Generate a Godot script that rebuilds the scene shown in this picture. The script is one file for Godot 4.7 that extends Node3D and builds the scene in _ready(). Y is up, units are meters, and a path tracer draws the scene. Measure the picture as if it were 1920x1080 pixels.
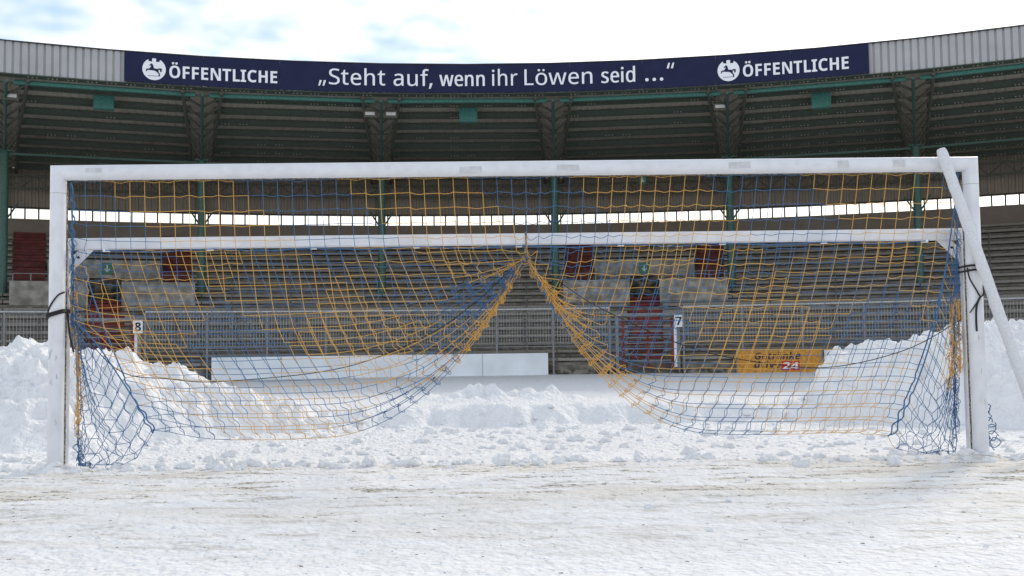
extends Node3D

# Stadium behind a snowed-in pitch. Units are metres, the camera looks along -z, snow surface of the cleared pitch is y = 0.
# The grandstand is a ring round the vertical axis through the origin (the curve of the running track).

const BAY := 9.31
const BAY0 := 2.36

class MB:
	var v := PackedVector3Array()
	var n := PackedVector3Array()
	var c := PackedColorArray()
	var ix := PackedInt32Array()
	var col := Color.WHITE
	func quad(a: Vector3, b: Vector3, cc: Vector3, d: Vector3) -> void:   # corners counter-clockwise as seen from outside
		var nn := (b - a).cross(d - a)
		if nn.length_squared() < 1e-14:
			nn = (cc - b).cross(d - b)
		nn = nn.normalized()
		var k := v.size()
		v.append_array([a, b, cc, d]); n.append_array([nn, nn, nn, nn]); c.append_array([col, col, col, col])
		ix.append_array([k, k + 2, k + 1, k, k + 3, k + 2])
	func tri(a: Vector3, b: Vector3, cc: Vector3) -> void:
		var nn := (b - a).cross(cc - a).normalized()
		var k := v.size()
		v.append_array([a, b, cc]); n.append_array([nn, nn, nn]); c.append_array([col, col, col])
		ix.append_array([k, k + 2, k + 1])
	func box(at: Vector3, size: Vector3, b := Basis.IDENTITY, bev := 0.0) -> void:
		var h := size * 0.5
		if bev <= 0.0:
			var p := []
			for i in 8:
				p.append(at + b * Vector3(h.x * (1 if i & 1 else -1), h.y * (1 if i & 2 else -1), h.z * (1 if i & 4 else -1)))
			quad(p[4], p[5], p[7], p[6]); quad(p[1], p[0], p[2], p[3]); quad(p[5], p[1], p[3], p[7])
			quad(p[0], p[4], p[6], p[2]); quad(p[6], p[7], p[3], p[2]); quad(p[0], p[1], p[5], p[4])
		else:   # bevelled along z
			var q := [Vector2(-h.x, -h.y + bev), Vector2(-h.x + bev, -h.y), Vector2(h.x - bev, -h.y), Vector2(h.x, -h.y + bev), Vector2(h.x, h.y - bev), Vector2(h.x - bev, h.y), Vector2(-h.x + bev, h.y), Vector2(-h.x, h.y - bev)]
			plate(PackedVector2Array(q), Transform3D(b, at - b * Vector3(0, 0, h.z)), size.z)
	func beam(a: Vector3, b: Vector3, w: float, h: float, up := Vector3.UP) -> void:
		var z := (b - a).normalized()
		var x := up.cross(z)
		if x.length() < 1e-4:
			x = Vector3.RIGHT.cross(z)
		x = x.normalized()
		box((a + b) * 0.5, Vector3(w, h, a.distance_to(b)), Basis(x, z.cross(x), z))
	func plate(q: PackedVector2Array, t: Transform3D, depth: float) -> void:   # polygon in xy, thickness from z = 0 to depth
		var t3 := Geometry2D.triangulate_polygon(q)
		var area := 0.0
		for i in q.size():
			area += q[i].cross(q[(i + 1) % q.size()])
		for i in range(0, t3.size(), 3):
			var a := q[t3[i]]
			var b := q[t3[i + 1]]
			var d := q[t3[i + 2]]
			if (b - a).cross(d - a) < 0:
				var s := b
				b = d
				d = s
			tri(t * Vector3(a.x, a.y, depth), t * Vector3(b.x, b.y, depth), t * Vector3(d.x, d.y, depth))
			tri(t * Vector3(a.x, a.y, 0), t * Vector3(d.x, d.y, 0), t * Vector3(b.x, b.y, 0))
		for i in q.size():
			var a := q[i]
			var b := q[(i + 1) % q.size()]
			if area < 0:
				var s := a
				a = b
				b = s
			quad(t * Vector3(a.x, a.y, 0), t * Vector3(b.x, b.y, 0), t * Vector3(b.x, b.y, depth), t * Vector3(a.x, a.y, depth))
	func tube(p: PackedVector3Array, r, sides := 6, caps := true) -> void:   # r: one radius, or one per point
		var m := p.size()
		if m < 2:
			return
		var k := v.size()
		var x := Vector3.ZERO
		for i in m:
			var d := (p[mini(i + 1, m - 1)] - p[maxi(i - 1, 0)]).normalized()
			if i == 0:
				x = d.cross(Vector3.UP if absf(d.y) < 0.9 else Vector3.RIGHT).normalized()
			else:
				x = x - d * x.dot(d)
				x = x.normalized() if x.length_squared() > 1e-8 else d.cross(Vector3.RIGHT).normalized()
			var y := d.cross(x)
			var rr: float = r if r is float else r[i]
			for s in sides:
				var a := TAU * s / sides
				var o := x * cos(a) + y * sin(a)
				v.append(p[i] + o * rr); n.append(o); c.append(col)
		for i in m - 1:
			for s in sides:
				var a := k + i * sides + s
				var b := k + i * sides + (s + 1) % sides
				ix.append_array([a, a + sides, b, b, a + sides, b + sides])
		if caps:
			for e in 2:
				var at := k + (m - 1) * sides * e
				var nn := (p[m - 1] - p[m - 2]).normalized() if e else (p[0] - p[1]).normalized()
				var q := v.size()
				for s in sides:
					v.append(v[at + s]); n.append(nn); c.append(col)
				for s in sides - 2:
					if e:
						ix.append_array([q, q + s + 2, q + s + 1])
					else:
						ix.append_array([q, q + s + 1, q + s + 2])
	func ring(prof: PackedVector2Array, f0: float, f1: float, steps: int, caps := true) -> void:   # profile of (radius, height) swept round the axis from f0 to f1 degrees; profile clockwise in (R, y)
		var m := prof.size()
		for k in steps:
			var a := lerpf(f0, f1, float(k) / steps)
			var b := lerpf(f0, f1, float(k + 1) / steps)
			for i in m:
				var p := prof[i]
				var q := prof[(i + 1) % m]
				quad(pol(q.x, a, q.y), pol(p.x, a, p.y), pol(p.x, b, p.y), pol(q.x, b, q.y))
		if caps:
			var t3 := Geometry2D.triangulate_polygon(prof)
			for i in range(0, t3.size(), 3):
				var a := prof[t3[i]]
				var b := prof[t3[i + 1]]
				var d := prof[t3[i + 2]]
				if (b - a).cross(d - a) > 0:
					var s := b
					b = d
					d = s
				tri(pol(a.x, f0, a.y), pol(b.x, f0, b.y), pol(d.x, f0, d.y))
				tri(pol(a.x, f1, a.y), pol(d.x, f1, d.y), pol(b.x, f1, b.y))
	static func pol(r: float, f: float, y: float) -> Vector3:
		var a := deg_to_rad(f)
		return Vector3(r * sin(a), y, -r * cos(a))
	func mesh() -> ArrayMesh:
		var a := []
		a.resize(Mesh.ARRAY_MAX)
		a[Mesh.ARRAY_VERTEX] = v; a[Mesh.ARRAY_NORMAL] = n; a[Mesh.ARRAY_COLOR] = c; a[Mesh.ARRAY_INDEX] = ix
		var m := ArrayMesh.new()
		m.add_surface_from_arrays(Mesh.PRIMITIVE_TRIANGLES, a)
		return m

var M := {}
var rng := RandomNumberGenerator.new()
var noise_cache := {}
var taken := {}

func P(r: float, f: float, y: float) -> Vector3:
	return MB.pol(r, f, y)

func facing(f: float) -> Basis:   # local +z looks at the axis, local +x runs to the right
	return Basis(Vector3.UP, -deg_to_rad(f))

func numbered(called: String) -> String:
	var k: int = taken.get(called, 0)
	taken[called] = k + 1
	return called if k == 0 else "%s_%03d" % [called, k]

func tag(o: Node, label: String, category: String, group := "") -> Node:
	o.set_meta("label", label); o.set_meta("category", category)
	if group:
		o.set_meta("group", group)
	return o

func obj(called: String, m, mat: Material, parent: Node = null) -> MeshInstance3D:
	var o := MeshInstance3D.new()
	o.mesh = m.mesh() if m is MB else m
	o.material_override = mat
	if parent == null:
		o.name = numbered(called)
		add_child(o, true)
	else:
		var t: Dictionary = parent.get_meta("names") if parent.has_meta("names") else {}
		var k: int = t.get(called, 0)
		t[called] = k + 1
		parent.set_meta("names", t)
		o.name = called if k == 0 else "%s_%03d" % [called, k]
		parent.add_child(o, true)
	return o

func thing(called: String, label: String, category: String, at := Vector3.ZERO, turn := 0.0, group := "") -> Node3D:
	var o := Node3D.new()
	o.name = numbered(called)
	add_child(o, true)
	o.position = at
	o.rotation.y = turn
	tag(o, label, category, group)
	return o

func part(called: String, parent: Node, at := Transform3D.IDENTITY) -> Node3D:
	var o := Node3D.new()
	var t: Dictionary = parent.get_meta("names") if parent.has_meta("names") else {}
	var k: int = t.get(called, 0)
	t[called] = k + 1
	parent.set_meta("names", t)
	o.name = called if k == 0 else "%s_%03d" % [called, k]
	parent.add_child(o, true)
	o.transform = at
	return o

func noise_tex(s: int, freq: float, lo: float, hi: float, oct := 4, a := 0.0, b := 1.0) -> Texture2D:
	var f := FastNoiseLite.new()
	f.seed = s
	f.noise_type = FastNoiseLite.TYPE_SIMPLEX_SMOOTH
	f.frequency = freq
	f.fractal_octaves = oct
	var t := NoiseTexture2D.new()
	t.width = 512; t.height = 512; t.seamless = true; t.noise = f
	var g := Gradient.new()
	g.set_color(0, Color(lo, lo, lo)); g.set_color(1, Color(hi, hi, hi))
	g.set_offset(0, a); g.set_offset(1, b)
	t.color_ramp = g
	return t

func mat(called: String, lin: Color, rough := 0.8, tex: Texture2D = null, scale := 1.0, metal := 0.0) -> StandardMaterial3D:
	var m := StandardMaterial3D.new()
	m.resource_name = called
	m.albedo_color = lin.linear_to_srgb()
	m.roughness = rough
	m.metallic = metal
	if tex:
		m.albedo_texture = tex
		m.uv1_triplanar = true
		m.uv1_world_triplanar = true
		m.uv1_scale = Vector3.ONE * scale
	M[called] = m
	return m

# ------------------------------------------------------------------ snow surface
var nA := FastNoiseLite.new()
var nB := FastNoiseLite.new()
var nC := FastNoiseLite.new()
var nD := FastNoiseLite.new()

func setup_noise() -> void:
	for q in [[nA, 11, 0.35, 4], [nB, 23, 1.7, 4], [nD, 41, 6.5, 3]]:
		q[0].seed = q[1]; q[0].frequency = q[2]; q[0].fractal_octaves = q[3]
		q[0].noise_type = FastNoiseLite.TYPE_SIMPLEX_SMOOTH
	nC.seed = 7; nC.frequency = 2.6; nC.noise_type = FastNoiseLite.TYPE_CELLULAR
	nC.cellular_return_type = FastNoiseLite.RETURN_DISTANCE; nC.fractal_octaves = 3; nC.fractal_gain = 0.45
	nC.fractal_type = FastNoiseLite.FRACTAL_FBM

func ss(a: float, b: float, x: float) -> float:
	var t := clampf((x - a) / (b - a), 0.0, 1.0)
	return t * t * (3.0 - 2.0 * t)

func table(t: Array, x: float) -> float:
	if x <= t[0].x:
		return t[0].y
	for i in t.size() - 1:
		if x <= t[i + 1].x:
			var k: float = (x - t[i].x) / (t[i + 1].x - t[i].x)
			return lerpf(t[i].y, t[i + 1].y, k)
	return t[-1].y

func ground_y(x: float, d: float) -> float:
	var y := 0.022 * nA.get_noise_2d(x, d)
	var fine := nD.get_noise_2d(x * 0.8, d)
	var mid := nB.get_noise_2d(x, d)
	y += 0.005 * fine + 0.010 * mid
	# trodden, lumpy strip from the goal line back to the bank
	var lump := ss(8.2, 8.7, d) * (1.0 - ss(13.2, 13.8, d)) * (0.5 + 0.5 * ss(10.0, 10.8, d) * (1.0 - 0.5 * ss(11.2, 12.2, d)))
	if lump > 0.001:
		y += lump * (0.006 + 0.028 * maxf(0.0, mid) + 0.03 * maxf(0.0, nB.get_noise_2d(x * 1.3 + 9.0, d * 2.6) - 0.1) + 0.014 * fine)
	# edge of the deeper snow that was left lying
	var e := 12.95 + 0.5 * nA.get_noise_2d(x * 1.2 + 31.0, 3.0) + 0.16 * nB.get_noise_2d(x, 9.0)
	if d > e - 0.6:
		var up := ss(e - 0.05, e + 0.42, d + 0.08 * mid)
		var deep := lerpf(0.20, 0.10, ss(14.0, 24.0, d))
		y = lerpf(y, 0.012 * nA.get_noise_2d(x * 0.7, d * 0.7) + 0.012 * mid * (1.0 - ss(16.0, 20.0, d)) + deep, up)
		y += 0.045 * exp(-pow((d - e - 0.45) / 0.3, 2)) * (0.8 + 1.4 * mid)
		y += 0.01 * fine * exp(-pow((d - e - 0.1) / 0.35, 2))
		# broken lumps lying on top of it
		var bx := (x + 0.15) / 1.15
		var w := exp(-pow(bx, 4)) * exp(-pow((d - 15.3 - 0.2 * mid) / 0.42, 2))
		if w > 0.01:
			y += w * (0.03 + 0.24 * maxf(0.0, nB.get_noise_2d(x * 1.3 + 5.0, d)) + 0.28 * maxf(0.0, -nC.get_noise_2d(x * 1.1, d) - 0.3))
	for c in [Vector2(-3.65, 8.54), Vector2(3.79, 8.70)]:
		var q := Vector2(x, d).distance_squared_to(c)
		if q < 0.3:
			y += (0.055 + 0.05 * fine + 0.03 * mid) * exp(-q / 0.022)
	return y

var left_h := [Vector2(-11, 0.9), Vector2(-8, 1.05), Vector2(-6.2, 1.02), Vector2(-5.5, 1.0), Vector2(-5, 0.93), Vector2(-4.3, 0.78), Vector2(-3.7, 0.58), Vector2(-3.1, 0.38), Vector2(-2.5, 0.22), Vector2(-1.9, 0.0), Vector2(-1.5, -0.2)]
var right_h := [Vector2(3.3, -0.2), Vector2(3.66, 0.12), Vector2(3.86, 0.5), Vector2(4.05, 0.72), Vector2(4.4, 0.84), Vector2(5.0, 0.90), Vector2(5.5, 0.93), Vector2(5.9, 1.13), Vector2(6.3, 1.06), Vector2(7, 1.15), Vector2(9, 1.05), Vector2(11, 0.9)]

func heap_y(x: float, d: float, right: bool) -> float:
	var w := 0.35 * nB.get_noise_2d(x * 0.5 + 13.0, d * 0.5)
	var crest := 13.6 if right else 12.6
	var foot := 0.0
	if right:
		foot = lerpf(12.7, 10.6, ss(4.2, 6.2, x))
	else:
		foot = lerpf(12.0, 9.9, ss(-2.6, -5.0, x))
	var slant := -0.28 * (d - 13.6) if right else 0.30 * (d - 12.6)
	var h := table(right_h if right else left_h, x + 0.25 * w + slant)
	var prof := 0.0
	var dd := d + w * 0.8
	if dd < crest:
		prof = pow(ss(foot, crest, dd), 0.72)
	else:
		prof = 1.0 - ss(crest + 0.7, crest + 3.4, dd)
	var y := h * prof
	var k := clampf(prof * 1.6, 0.0, 1.0)
	y += k * ((0.42 if right else 0.34) * maxf(-0.2, -nC.get_noise_2d(x * 0.6 + 3.0, d * 0.6 + w) - 0.36) + 0.07 * nB.get_noise_2d(x * 1.2, d * 1.2) + 0.20 * maxf(-0.1, -nC.get_noise_2d(x * 1.7, d * 1.7 + w * 2.0) - 0.4) - 0.045 * nC.get_noise_2d(x * 4.0, d * 4.0) + 0.02 * nD.get_noise_2d(x * 1.3, d * 1.3))
	return y - 0.05 * (1.0 - k) - 0.115 * k

func dirt(x: float, d: float) -> Color:
	# meltwater, soil and flattened grass showing through in front of the goal line
	var band := 0.10 + 0.80 * ss(6.0, 7.4, d) * (1.0 - ss(8.4, 8.9, d)) + 0.35 * ss(4.6, 5.3, d) * (1.0 - ss(6.0, 7.0, d)) - 0.1 * ss(9.0, 9.6, d)
	band *= 1.0 - ss(10.0, 12.5, d)
	var s := nA.get_noise_2d(x * 0.8 + 60.0, d * 2.4) * 0.7 + nB.get_noise_2d(x * 0.5, d * 2.2 + 40.0) * 0.55
	var t := band * ss(-0.2, 0.45, s) * 0.68
	var g := minf(band, 0.8) * ss(0.18, 0.55, nB.get_noise_2d(x * 0.7 + 20.0, d * 3.0) + 0.5 * nD.get_noise_2d(x * 1.6, d * 3.6))
	var col := Color(0.86, 0.865, 0.88).lerp(Color(0.66, 0.60, 0.51), t)
	return col.lerp(Color(0.30, 0.25, 0.16), 0.8 * g)

func sheet(x0: float, x1: float, d0: float, d1: float, cell: float, fn: Callable, colour = null, keep = null) -> ArrayMesh:
	var nx := int((x1 - x0) / cell) + 1
	var nd := int((d1 - d0) / cell) + 1
	var sx := (x1 - x0) / (nx - 1)
	var sd := (d1 - d0) / (nd - 1)
	var v := PackedVector3Array()
	var n := PackedVector3Array()
	var c := PackedColorArray()
	v.resize(nx * nd); n.resize(nx * nd); c.resize(nx * nd)
	for j in nd:
		for i in nx:
			var x := x0 + i * sx
			var d := d0 + j * sd
			v[j * nx + i] = Vector3(x, fn.call(x, d), -d)
			c[j * nx + i] = colour.call(x, d) if colour != null else Color(0.86, 0.865, 0.88)
	for j in nd:
		for i in nx:
			var a := v[j * nx + mini(i + 1, nx - 1)] - v[j * nx + maxi(i - 1, 0)]
			var b := v[mini(j + 1, nd - 1) * nx + i] - v[maxi(j - 1, 0) * nx + i]
			n[j * nx + i] = a.cross(b).normalized()
	var ix := PackedInt32Array()
	for j in nd - 1:
		for i in nx - 1:
			var k := j * nx + i
			if keep != null and not keep.call(v[k]):
				continue
			ix.append_array([k, k + nx, k + 1, k + 1, k + nx, k + nx + 1])
	var a := []
	a.resize(Mesh.ARRAY_MAX)
	a[Mesh.ARRAY_VERTEX] = v; a[Mesh.ARRAY_NORMAL] = n; a[Mesh.ARRAY_COLOR] = c; a[Mesh.ARRAY_INDEX] = ix
	var m := ArrayMesh.new()
	m.add_surface_from_arrays(Mesh.PRIMITIVE_TRIANGLES, a)
	return m

func clump_mesh(s: int) -> ArrayMesh:
	var m := MB.new()
	var f := FastNoiseLite.new()
	f.seed = s; f.frequency = 0.9; f.fractal_octaves = 3
	var R := 12
	var H := 8
	for j in H + 1:
		for i in R:
			var a := TAU * i / R
			var t := PI * j / H
			var q := Vector3(sin(t) * cos(a), cos(t), sin(t) * sin(a))
			var r := 1.0 + 0.55 * f.get_noise_3dv(q * 1.3) + 0.22 * f.get_noise_3dv(q * 4.0)
			q *= r
			q.y = maxf(q.y * 0.8, -0.35)
			m.v.append(q)
			m.n.append(Vector3.ZERO)
			m.c.append(Color(0.86, 0.865, 0.88))
	for j in H:
		for i in R:
			var a := j * R + i
			var b := j * R + (i + 1) % R
			m.ix.append_array([a, b, a + R, b, b + R, a + R])
	for i in range(0, m.ix.size(), 3):
		var a := m.v[m.ix[i]]
		var nn := (m.v[m.ix[i + 2]] - a).cross(m.v[m.ix[i + 1]] - a)
		for k in 3:
			m.n[m.ix[i + k]] += nn
	for i in m.n.size():
		m.n[i] = m.n[i].normalized() if m.n[i].length() > 1e-9 else Vector3.UP
	return m.mesh()

# ------------------------------------------------------------------ sky
func make_sky(sun_dir: Vector3) -> Sky:
	var f := FastNoiseLite.new()
	f.seed = 19; f.frequency = 1.0; f.fractal_octaves = 5; f.fractal_gain = 0.52
	f.noise_type = FastNoiseLite.TYPE_SIMPLEX_SMOOTH
	var W := 2048
	var H := 1024
	var px := PackedFloat32Array()
	px.resize(W * H * 3)
	for j in H:
		var el := PI * 0.5 - PI * (j + 0.5) / H
		for i in W:
			var az := wrapf(TAU * (i + 0.5) / W, -PI, PI)
			var d := Vector3(cos(el) * sin(az), sin(el), -cos(el) * cos(az))
			var col := Color(0.62, 0.62, 0.63)
			if el > -0.02:
				var y := maxf(d.y, 0.0) + 0.09
				var q := Vector3(d.x / y, d.z / y, 0.0)
				var c := f.get_noise_3d(q.x * 0.7 + 4.0, q.y * 0.8 + 1.5, 0.0)
				var detail := f.get_noise_3d(q.x * 1.9, q.y * 2.4, 5.0)
				var near_sun := clampf(d.dot(sun_dir), 0.0, 1.0)
				var wisp := f.get_noise_3d(q.x * 6.0, q.y * 8.0, 9.0)
				var cover := 0.7 * c + 0.5 * detail + 0.5 * wisp - 0.14 + 1.7 * pow(near_sun, 16.0) + 0.8 * ss(-0.15, 0.3, az) * (1.0 - ss(0.9, 1.4, az)) * (1.0 - ss(0.3, 0.6, d.y)) - 0.16 * ss(0.35, 0.8, d.y)
				cover = lerpf(0.08, 1.0, ss(-0.6, 0.62, cover))
				cover = maxf(cover, 1.0 - ss(0.12, 0.24, d.y))
				var blue := Color(0.34, 0.53, 0.78).lerp(Color(0.33, 0.385, 0.46), ss(0.2, 0.9, d.y))
				var white := 0.96 + 0.16 * detail + 0.08 * wisp + 0.9 * pow(near_sun, 12.0)
				white = lerpf(white, 0.88 + 0.2 * c + 0.9 * pow(near_sun, 10.0), ss(0.4, 0.8, d.y))
				white *= lerpf(1.0, 1.0, ss(-0.6, 0.6, d.dot(sun_dir)))
				var warm := 1.0 - ss(0.1, 0.22, d.y)
				white += 0.12 * warm
				var cloud := Color(white, white * (0.988 - 0.01 * warm), white * (0.985 - 0.08 * warm))
				col = blue.lerp(cloud, cover)
			var at := (j * W + i) * 3
			px[at] = col.r
			px[at + 1] = col.g
			px[at + 2] = col.b
	var pm := PanoramaSkyMaterial.new()
	pm.panorama = ImageTexture.create_from_image(Image.create_from_data(W, H, false, Image.FORMAT_RGBF, px.to_byte_array()))
	var s := Sky.new()
	s.sky_material = pm
	return s

func _ready() -> void:
	rng.seed = 5
	setup_noise()
	# --- camera, sky, sun, exposure
	var cam := Camera3D.new()
	cam.name = "camera"
	cam.position = Vector3(0, 0.911, 0)
	cam.fov = 30.22
	cam.near = 0.05
	cam.far = 2000
	cam.rotation = Vector3(deg_to_rad(3.38), 0, deg_to_rad(-0.77))
	cam.rotation_order = EULER_ORDER_YXZ
	add_child(cam)
	cam.current = true
	var sun_az := deg_to_rad(33.0)
	var sun_el := deg_to_rad(31.0)
	var to_sun := Vector3(cos(sun_el) * sin(sun_az), sin(sun_el), -cos(sun_el) * cos(sun_az))
	var we := WorldEnvironment.new()
	we.name = "environment"
	var env := Environment.new()
	env.background_mode = Environment.BG_SKY
	env.sky = make_sky(to_sun)
	env.tonemap_mode = Environment.TONE_MAPPER_LINEAR
	env.tonemap_exposure = 1.36
	env.ambient_light_source = Environment.AMBIENT_SOURCE_SKY
	env.sdfgi_enabled = true
	env.ssao_enabled = true
	env.ssil_enabled = true
	we.environment = env
	add_child(we)
	var sun := DirectionalLight3D.new()
	sun.name = "sun"
	add_child(sun)
	sun.look_at_from_position(to_sun * 100.0, Vector3.ZERO)
	sun.light_energy = 0.42
	sun.light_color = Color(1.0, 0.94, 0.85)
	sun.light_angular_distance = 10.0
	sun.shadow_enabled = true
	make_materials()
	build_ground()
	build_stand()
	build_fence()
	build_banner()
	build_fittings()
	build_boards()
	build_goal()
	build_net()
	build_ropes()
	build_pole()
	build_clumps()
	build_flecks()

func make_materials() -> void:
	var spot := noise_tex(3, 0.012, 0.72, 1.0, 5, 0.25, 0.7)
	var soft := noise_tex(4, 0.01, 0.9, 1.0, 4)
	var fine := noise_tex(5, 0.05, 0.78, 1.0, 4, 0.2, 0.75)
	mat("concrete", Color(0.40, 0.375, 0.33), 0.9, spot, 0.35)
	mat("concrete_stained", Color(0.22, 0.20, 0.165), 0.95, noise_tex(8, 0.015, 0.45, 1.0, 5, 0.3, 0.65), 0.4)
	mat("step_edge", Color(0.23, 0.21, 0.18), 0.9, spot, 0.35)
	mat("rail", Color(0.58, 0.59, 0.59), 0.45, fine, 0.5, 0.2)
	mat("plank", Color(0.34, 0.315, 0.28), 0.85, fine, 0.6)
	mat("riser", Color(0.21, 0.19, 0.16), 0.95, spot, 0.3)
	mat("wall_sheet", Color(0.34, 0.29, 0.235), 0.7, soft, 0.25)
	mat("sill_wall", Color(0.24, 0.205, 0.17), 0.9, soft, 0.3)
	mat("roof_sheet", Color(0.46, 0.41, 0.33), 0.8, soft, 0.3)
	mat("purlin", Color(0.075, 0.10, 0.072), 0.6, fine, 0.5)
	mat("truss", Color(0.135, 0.135, 0.105), 0.7, fine, 0.5)
	mat("green_steel", Color(0.06, 0.15, 0.122), 0.5, fine, 0.5)
	mat("teal_steel", Color(0.06, 0.25, 0.21), 0.45, fine, 0.5)
	mat("dark_steel", Color(0.035, 0.035, 0.033), 0.6)
	mat("fascia_sheet", Color(0.42, 0.42, 0.425), 0.5, soft, 0.2)
	mat("navy", Color(0.024, 0.028, 0.070), 0.7, soft, 0.25).metallic_specular = 0.2
	mat("letter_white", Color(0.80, 0.81, 0.85), 0.6)
	mat("red_paint", Color(0.24, 0.032, 0.026), 0.75, spot, 0.5)
	mat("galvanised", Color(0.28, 0.28, 0.285), 0.5, fine, 0.5, 0.3)
	mat("wire", Color(0.40, 0.40, 0.39), 0.5, null, 1.0, 0.2)
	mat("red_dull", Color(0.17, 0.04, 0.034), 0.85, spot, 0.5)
	mat("board_white", Color(0.82, 0.86, 0.90), 0.5, noise_tex(14, 0.006, 0.92, 1.0, 3), 0.3)
	mat("board_orange", Color(0.66, 0.30, 0.028), 0.5, fine, 0.3)
	mat("ink_blue", Color(0.02, 0.022, 0.06), 0.8)
	mat("ink_red", Color(0.50, 0.025, 0.02), 0.6)
	mat("black", Color(0.012, 0.012, 0.013), 0.7)
	mat("sign_green", Color(0.03, 0.16, 0.10), 0.5)
	mat("sign_white", Color(0.6, 0.63, 0.6), 0.5)
	mat("lamp_white", Color(0.85, 0.84, 0.82), 0.4)
	mat("bolt", Color(0.38, 0.34, 0.28), 0.5)
	var g := mat("glass", Color(0.93, 0.94, 0.92), 0.05)
	g.albedo_color.a = 0.1
	g.transparency = BaseMaterial3D.TRANSPARENCY_ALPHA
	mat("goal_white", Color(0.70, 0.71, 0.745), 0.38, noise_tex(21, 0.01, 0.955, 1.0, 5, 0.2, 0.6), 0.9)
	mat("goal_seam", Color(0.36, 0.35, 0.33), 0.7)
	mat("tape", Color(0.62, 0.625, 0.645), 0.8, soft, 3.0)
	mat("groove", Color(0.42, 0.38, 0.30), 0.9, noise_tex(33, 0.03, 0.3, 1.0, 4, 0.3, 0.7), 2.0)
	mat("yellow", Color(0.64, 0.36, 0.075), 0.75)
	mat("blue", Color(0.045, 0.14, 0.30), 0.75)
	mat("rope_black", Color(0.014, 0.014, 0.016), 0.8)
	mat("soil", Color(0.16, 0.125, 0.075), 0.95)
	mat("chain", Color(0.18, 0.18, 0.18), 0.45, null, 1.0, 0.6)
	mat("rime", Color(0.66, 0.675, 0.71), 0.8, noise_tex(44, 0.03, 0.95, 1.0, 5, 0.25, 0.6), 2.2)
	var s := mat("snow", Color(1, 1, 1), 0.85, noise_tex(51, 0.02, 0.93, 1.0, 4), 0.6)
	s.vertex_color_use_as_albedo = true
	s.metallic_specular = 0.35
	s.heightmap_enabled = true
	s.heightmap_texture = noise_tex(52, 0.05, 0.0, 1.0, 6)
	s.heightmap_scale = 1.7
	var s2: StandardMaterial3D = s.duplicate()
	s2.resource_name = "soft_snow"
	s2.heightmap_scale = 2.8
	M["soft_snow"] = s2

# ------------------------------------------------------------------ ground
func build_ground() -> void:
	var g := Node3D.new()
	g.name = "snow_ground"
	add_child(g)
	g.set_meta("kind", "structure")
	obj("trodden_snow", sheet(-5.6, 5.6, 3.4, 9.6, 0.026, ground_y, dirt), M.snow, g)
	obj("rough_snow", sheet(-9.5, 9.5, 9.6, 17.0, 0.045, ground_y, dirt), M.soft_snow, g)
	obj("deep_snow", sheet(-24.0, 24.0, 17.0, 37.2, 0.16, ground_y, null), M.soft_snow, g)
	for s in [-1, 1]:
		obj("side_snow", sheet(-14.0 if s < 0 else 5.6, -5.6 if s < 0 else 14.0, 1.0, 9.6, 0.1, ground_y, dirt), M.snow, g)
		obj("side_snow", sheet(-24.0 if s < 0 else 9.5, -9.5 if s < 0 else 24.0, 9.6, 17.0, 0.1, ground_y, dirt), M.snow, g)
	obj("near_snow", sheet(-5.6, 5.6, -3.0, 3.4, 0.08, ground_y, dirt), M.snow, g)
	var m := MB.new()
	m.col = Color(0.86, 0.865, 0.88)
	m.quad(Vector3(-900, -0.07, 900), Vector3(900, -0.07, 900), Vector3(900, -0.07, -900), Vector3(-900, -0.07, -900))
	obj("ground", m, M.snow).set_meta("kind", "structure")
	for s in 2:
		var right := s == 1
		var fn := func(x: float, d: float) -> float: return heap_y(x, d, right)
		var keep := func(p: Vector3) -> bool: return p.y > ground_y(p.x, -p.z) - 0.09
		var o := obj("snow_heap", sheet(3.0 if right else -11.0, 11.0 if right else -1.4, 9.6, 17.2, 0.036, fn, null, keep), M.soft_snow)
		tag(o, "tall ploughed snow heap behind the right goal post and the leaning pole" if right else "tall ploughed snow heap behind the left goal post, sloping down to the right", "snow heap", "snow heaps behind the goal")

func build_flecks() -> void:
	var m := MB.new()
	for k in 3:
		var a := k * 2.1
		var o := Vector3(cos(a), 0, sin(a)) * 0.35
		m.tri(o + Vector3(-0.5, 0, 0.1), o + Vector3(0.5, 0, 0.15), o + Vector3(0.1, 0.55, -0.1))
		m.tri(o + Vector3(0.1, 0.55, -0.1), o + Vector3(0.5, 0, 0.15), o + Vector3(0.2, 0, -0.4))
		m.tri(o + Vector3(-0.5, 0, 0.1), o + Vector3(0.1, 0.55, -0.1), o + Vector3(0.2, 0, -0.4))
	var spots := []
	while spots.size() < 5000:
		var d := rng.randf_range(4.4, 9.2)
		var x := rng.randf_range(-0.54, 0.54) * d
		var c := dirt(x, d)
		if rng.randf() < 0.002 + 5.0 * pow(maxf(0.0, 0.70 - c.r), 1.8):
			var r := 0.0025 + 0.009 * pow(rng.randf(), 4.0)
			var b := Basis(Vector3.UP, rng.randf() * TAU).scaled(Vector3(r * rng.randf_range(0.8, 2.2), r * 0.7, r))
			spots.append(Transform3D(b, Vector3(x, ground_y(x, d) - 0.0005, -d)))
	var mm := MultiMesh.new()
	mm.transform_format = MultiMesh.TRANSFORM_3D
	mm.mesh = m.mesh()
	mm.instance_count = spots.size()
	for i in spots.size():
		mm.set_instance_transform(i, spots[i])
	var mi := MultiMeshInstance3D.new()
	mi.multimesh = mm
	mi.material_override = M.soil
	mi.name = "soil_flecks"
	add_child(mi)
	mi.set_meta("kind", "stuff")
	tag(mi, "dark flecks of soil and dead grass on the trodden snow", "soil flecks")

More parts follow.
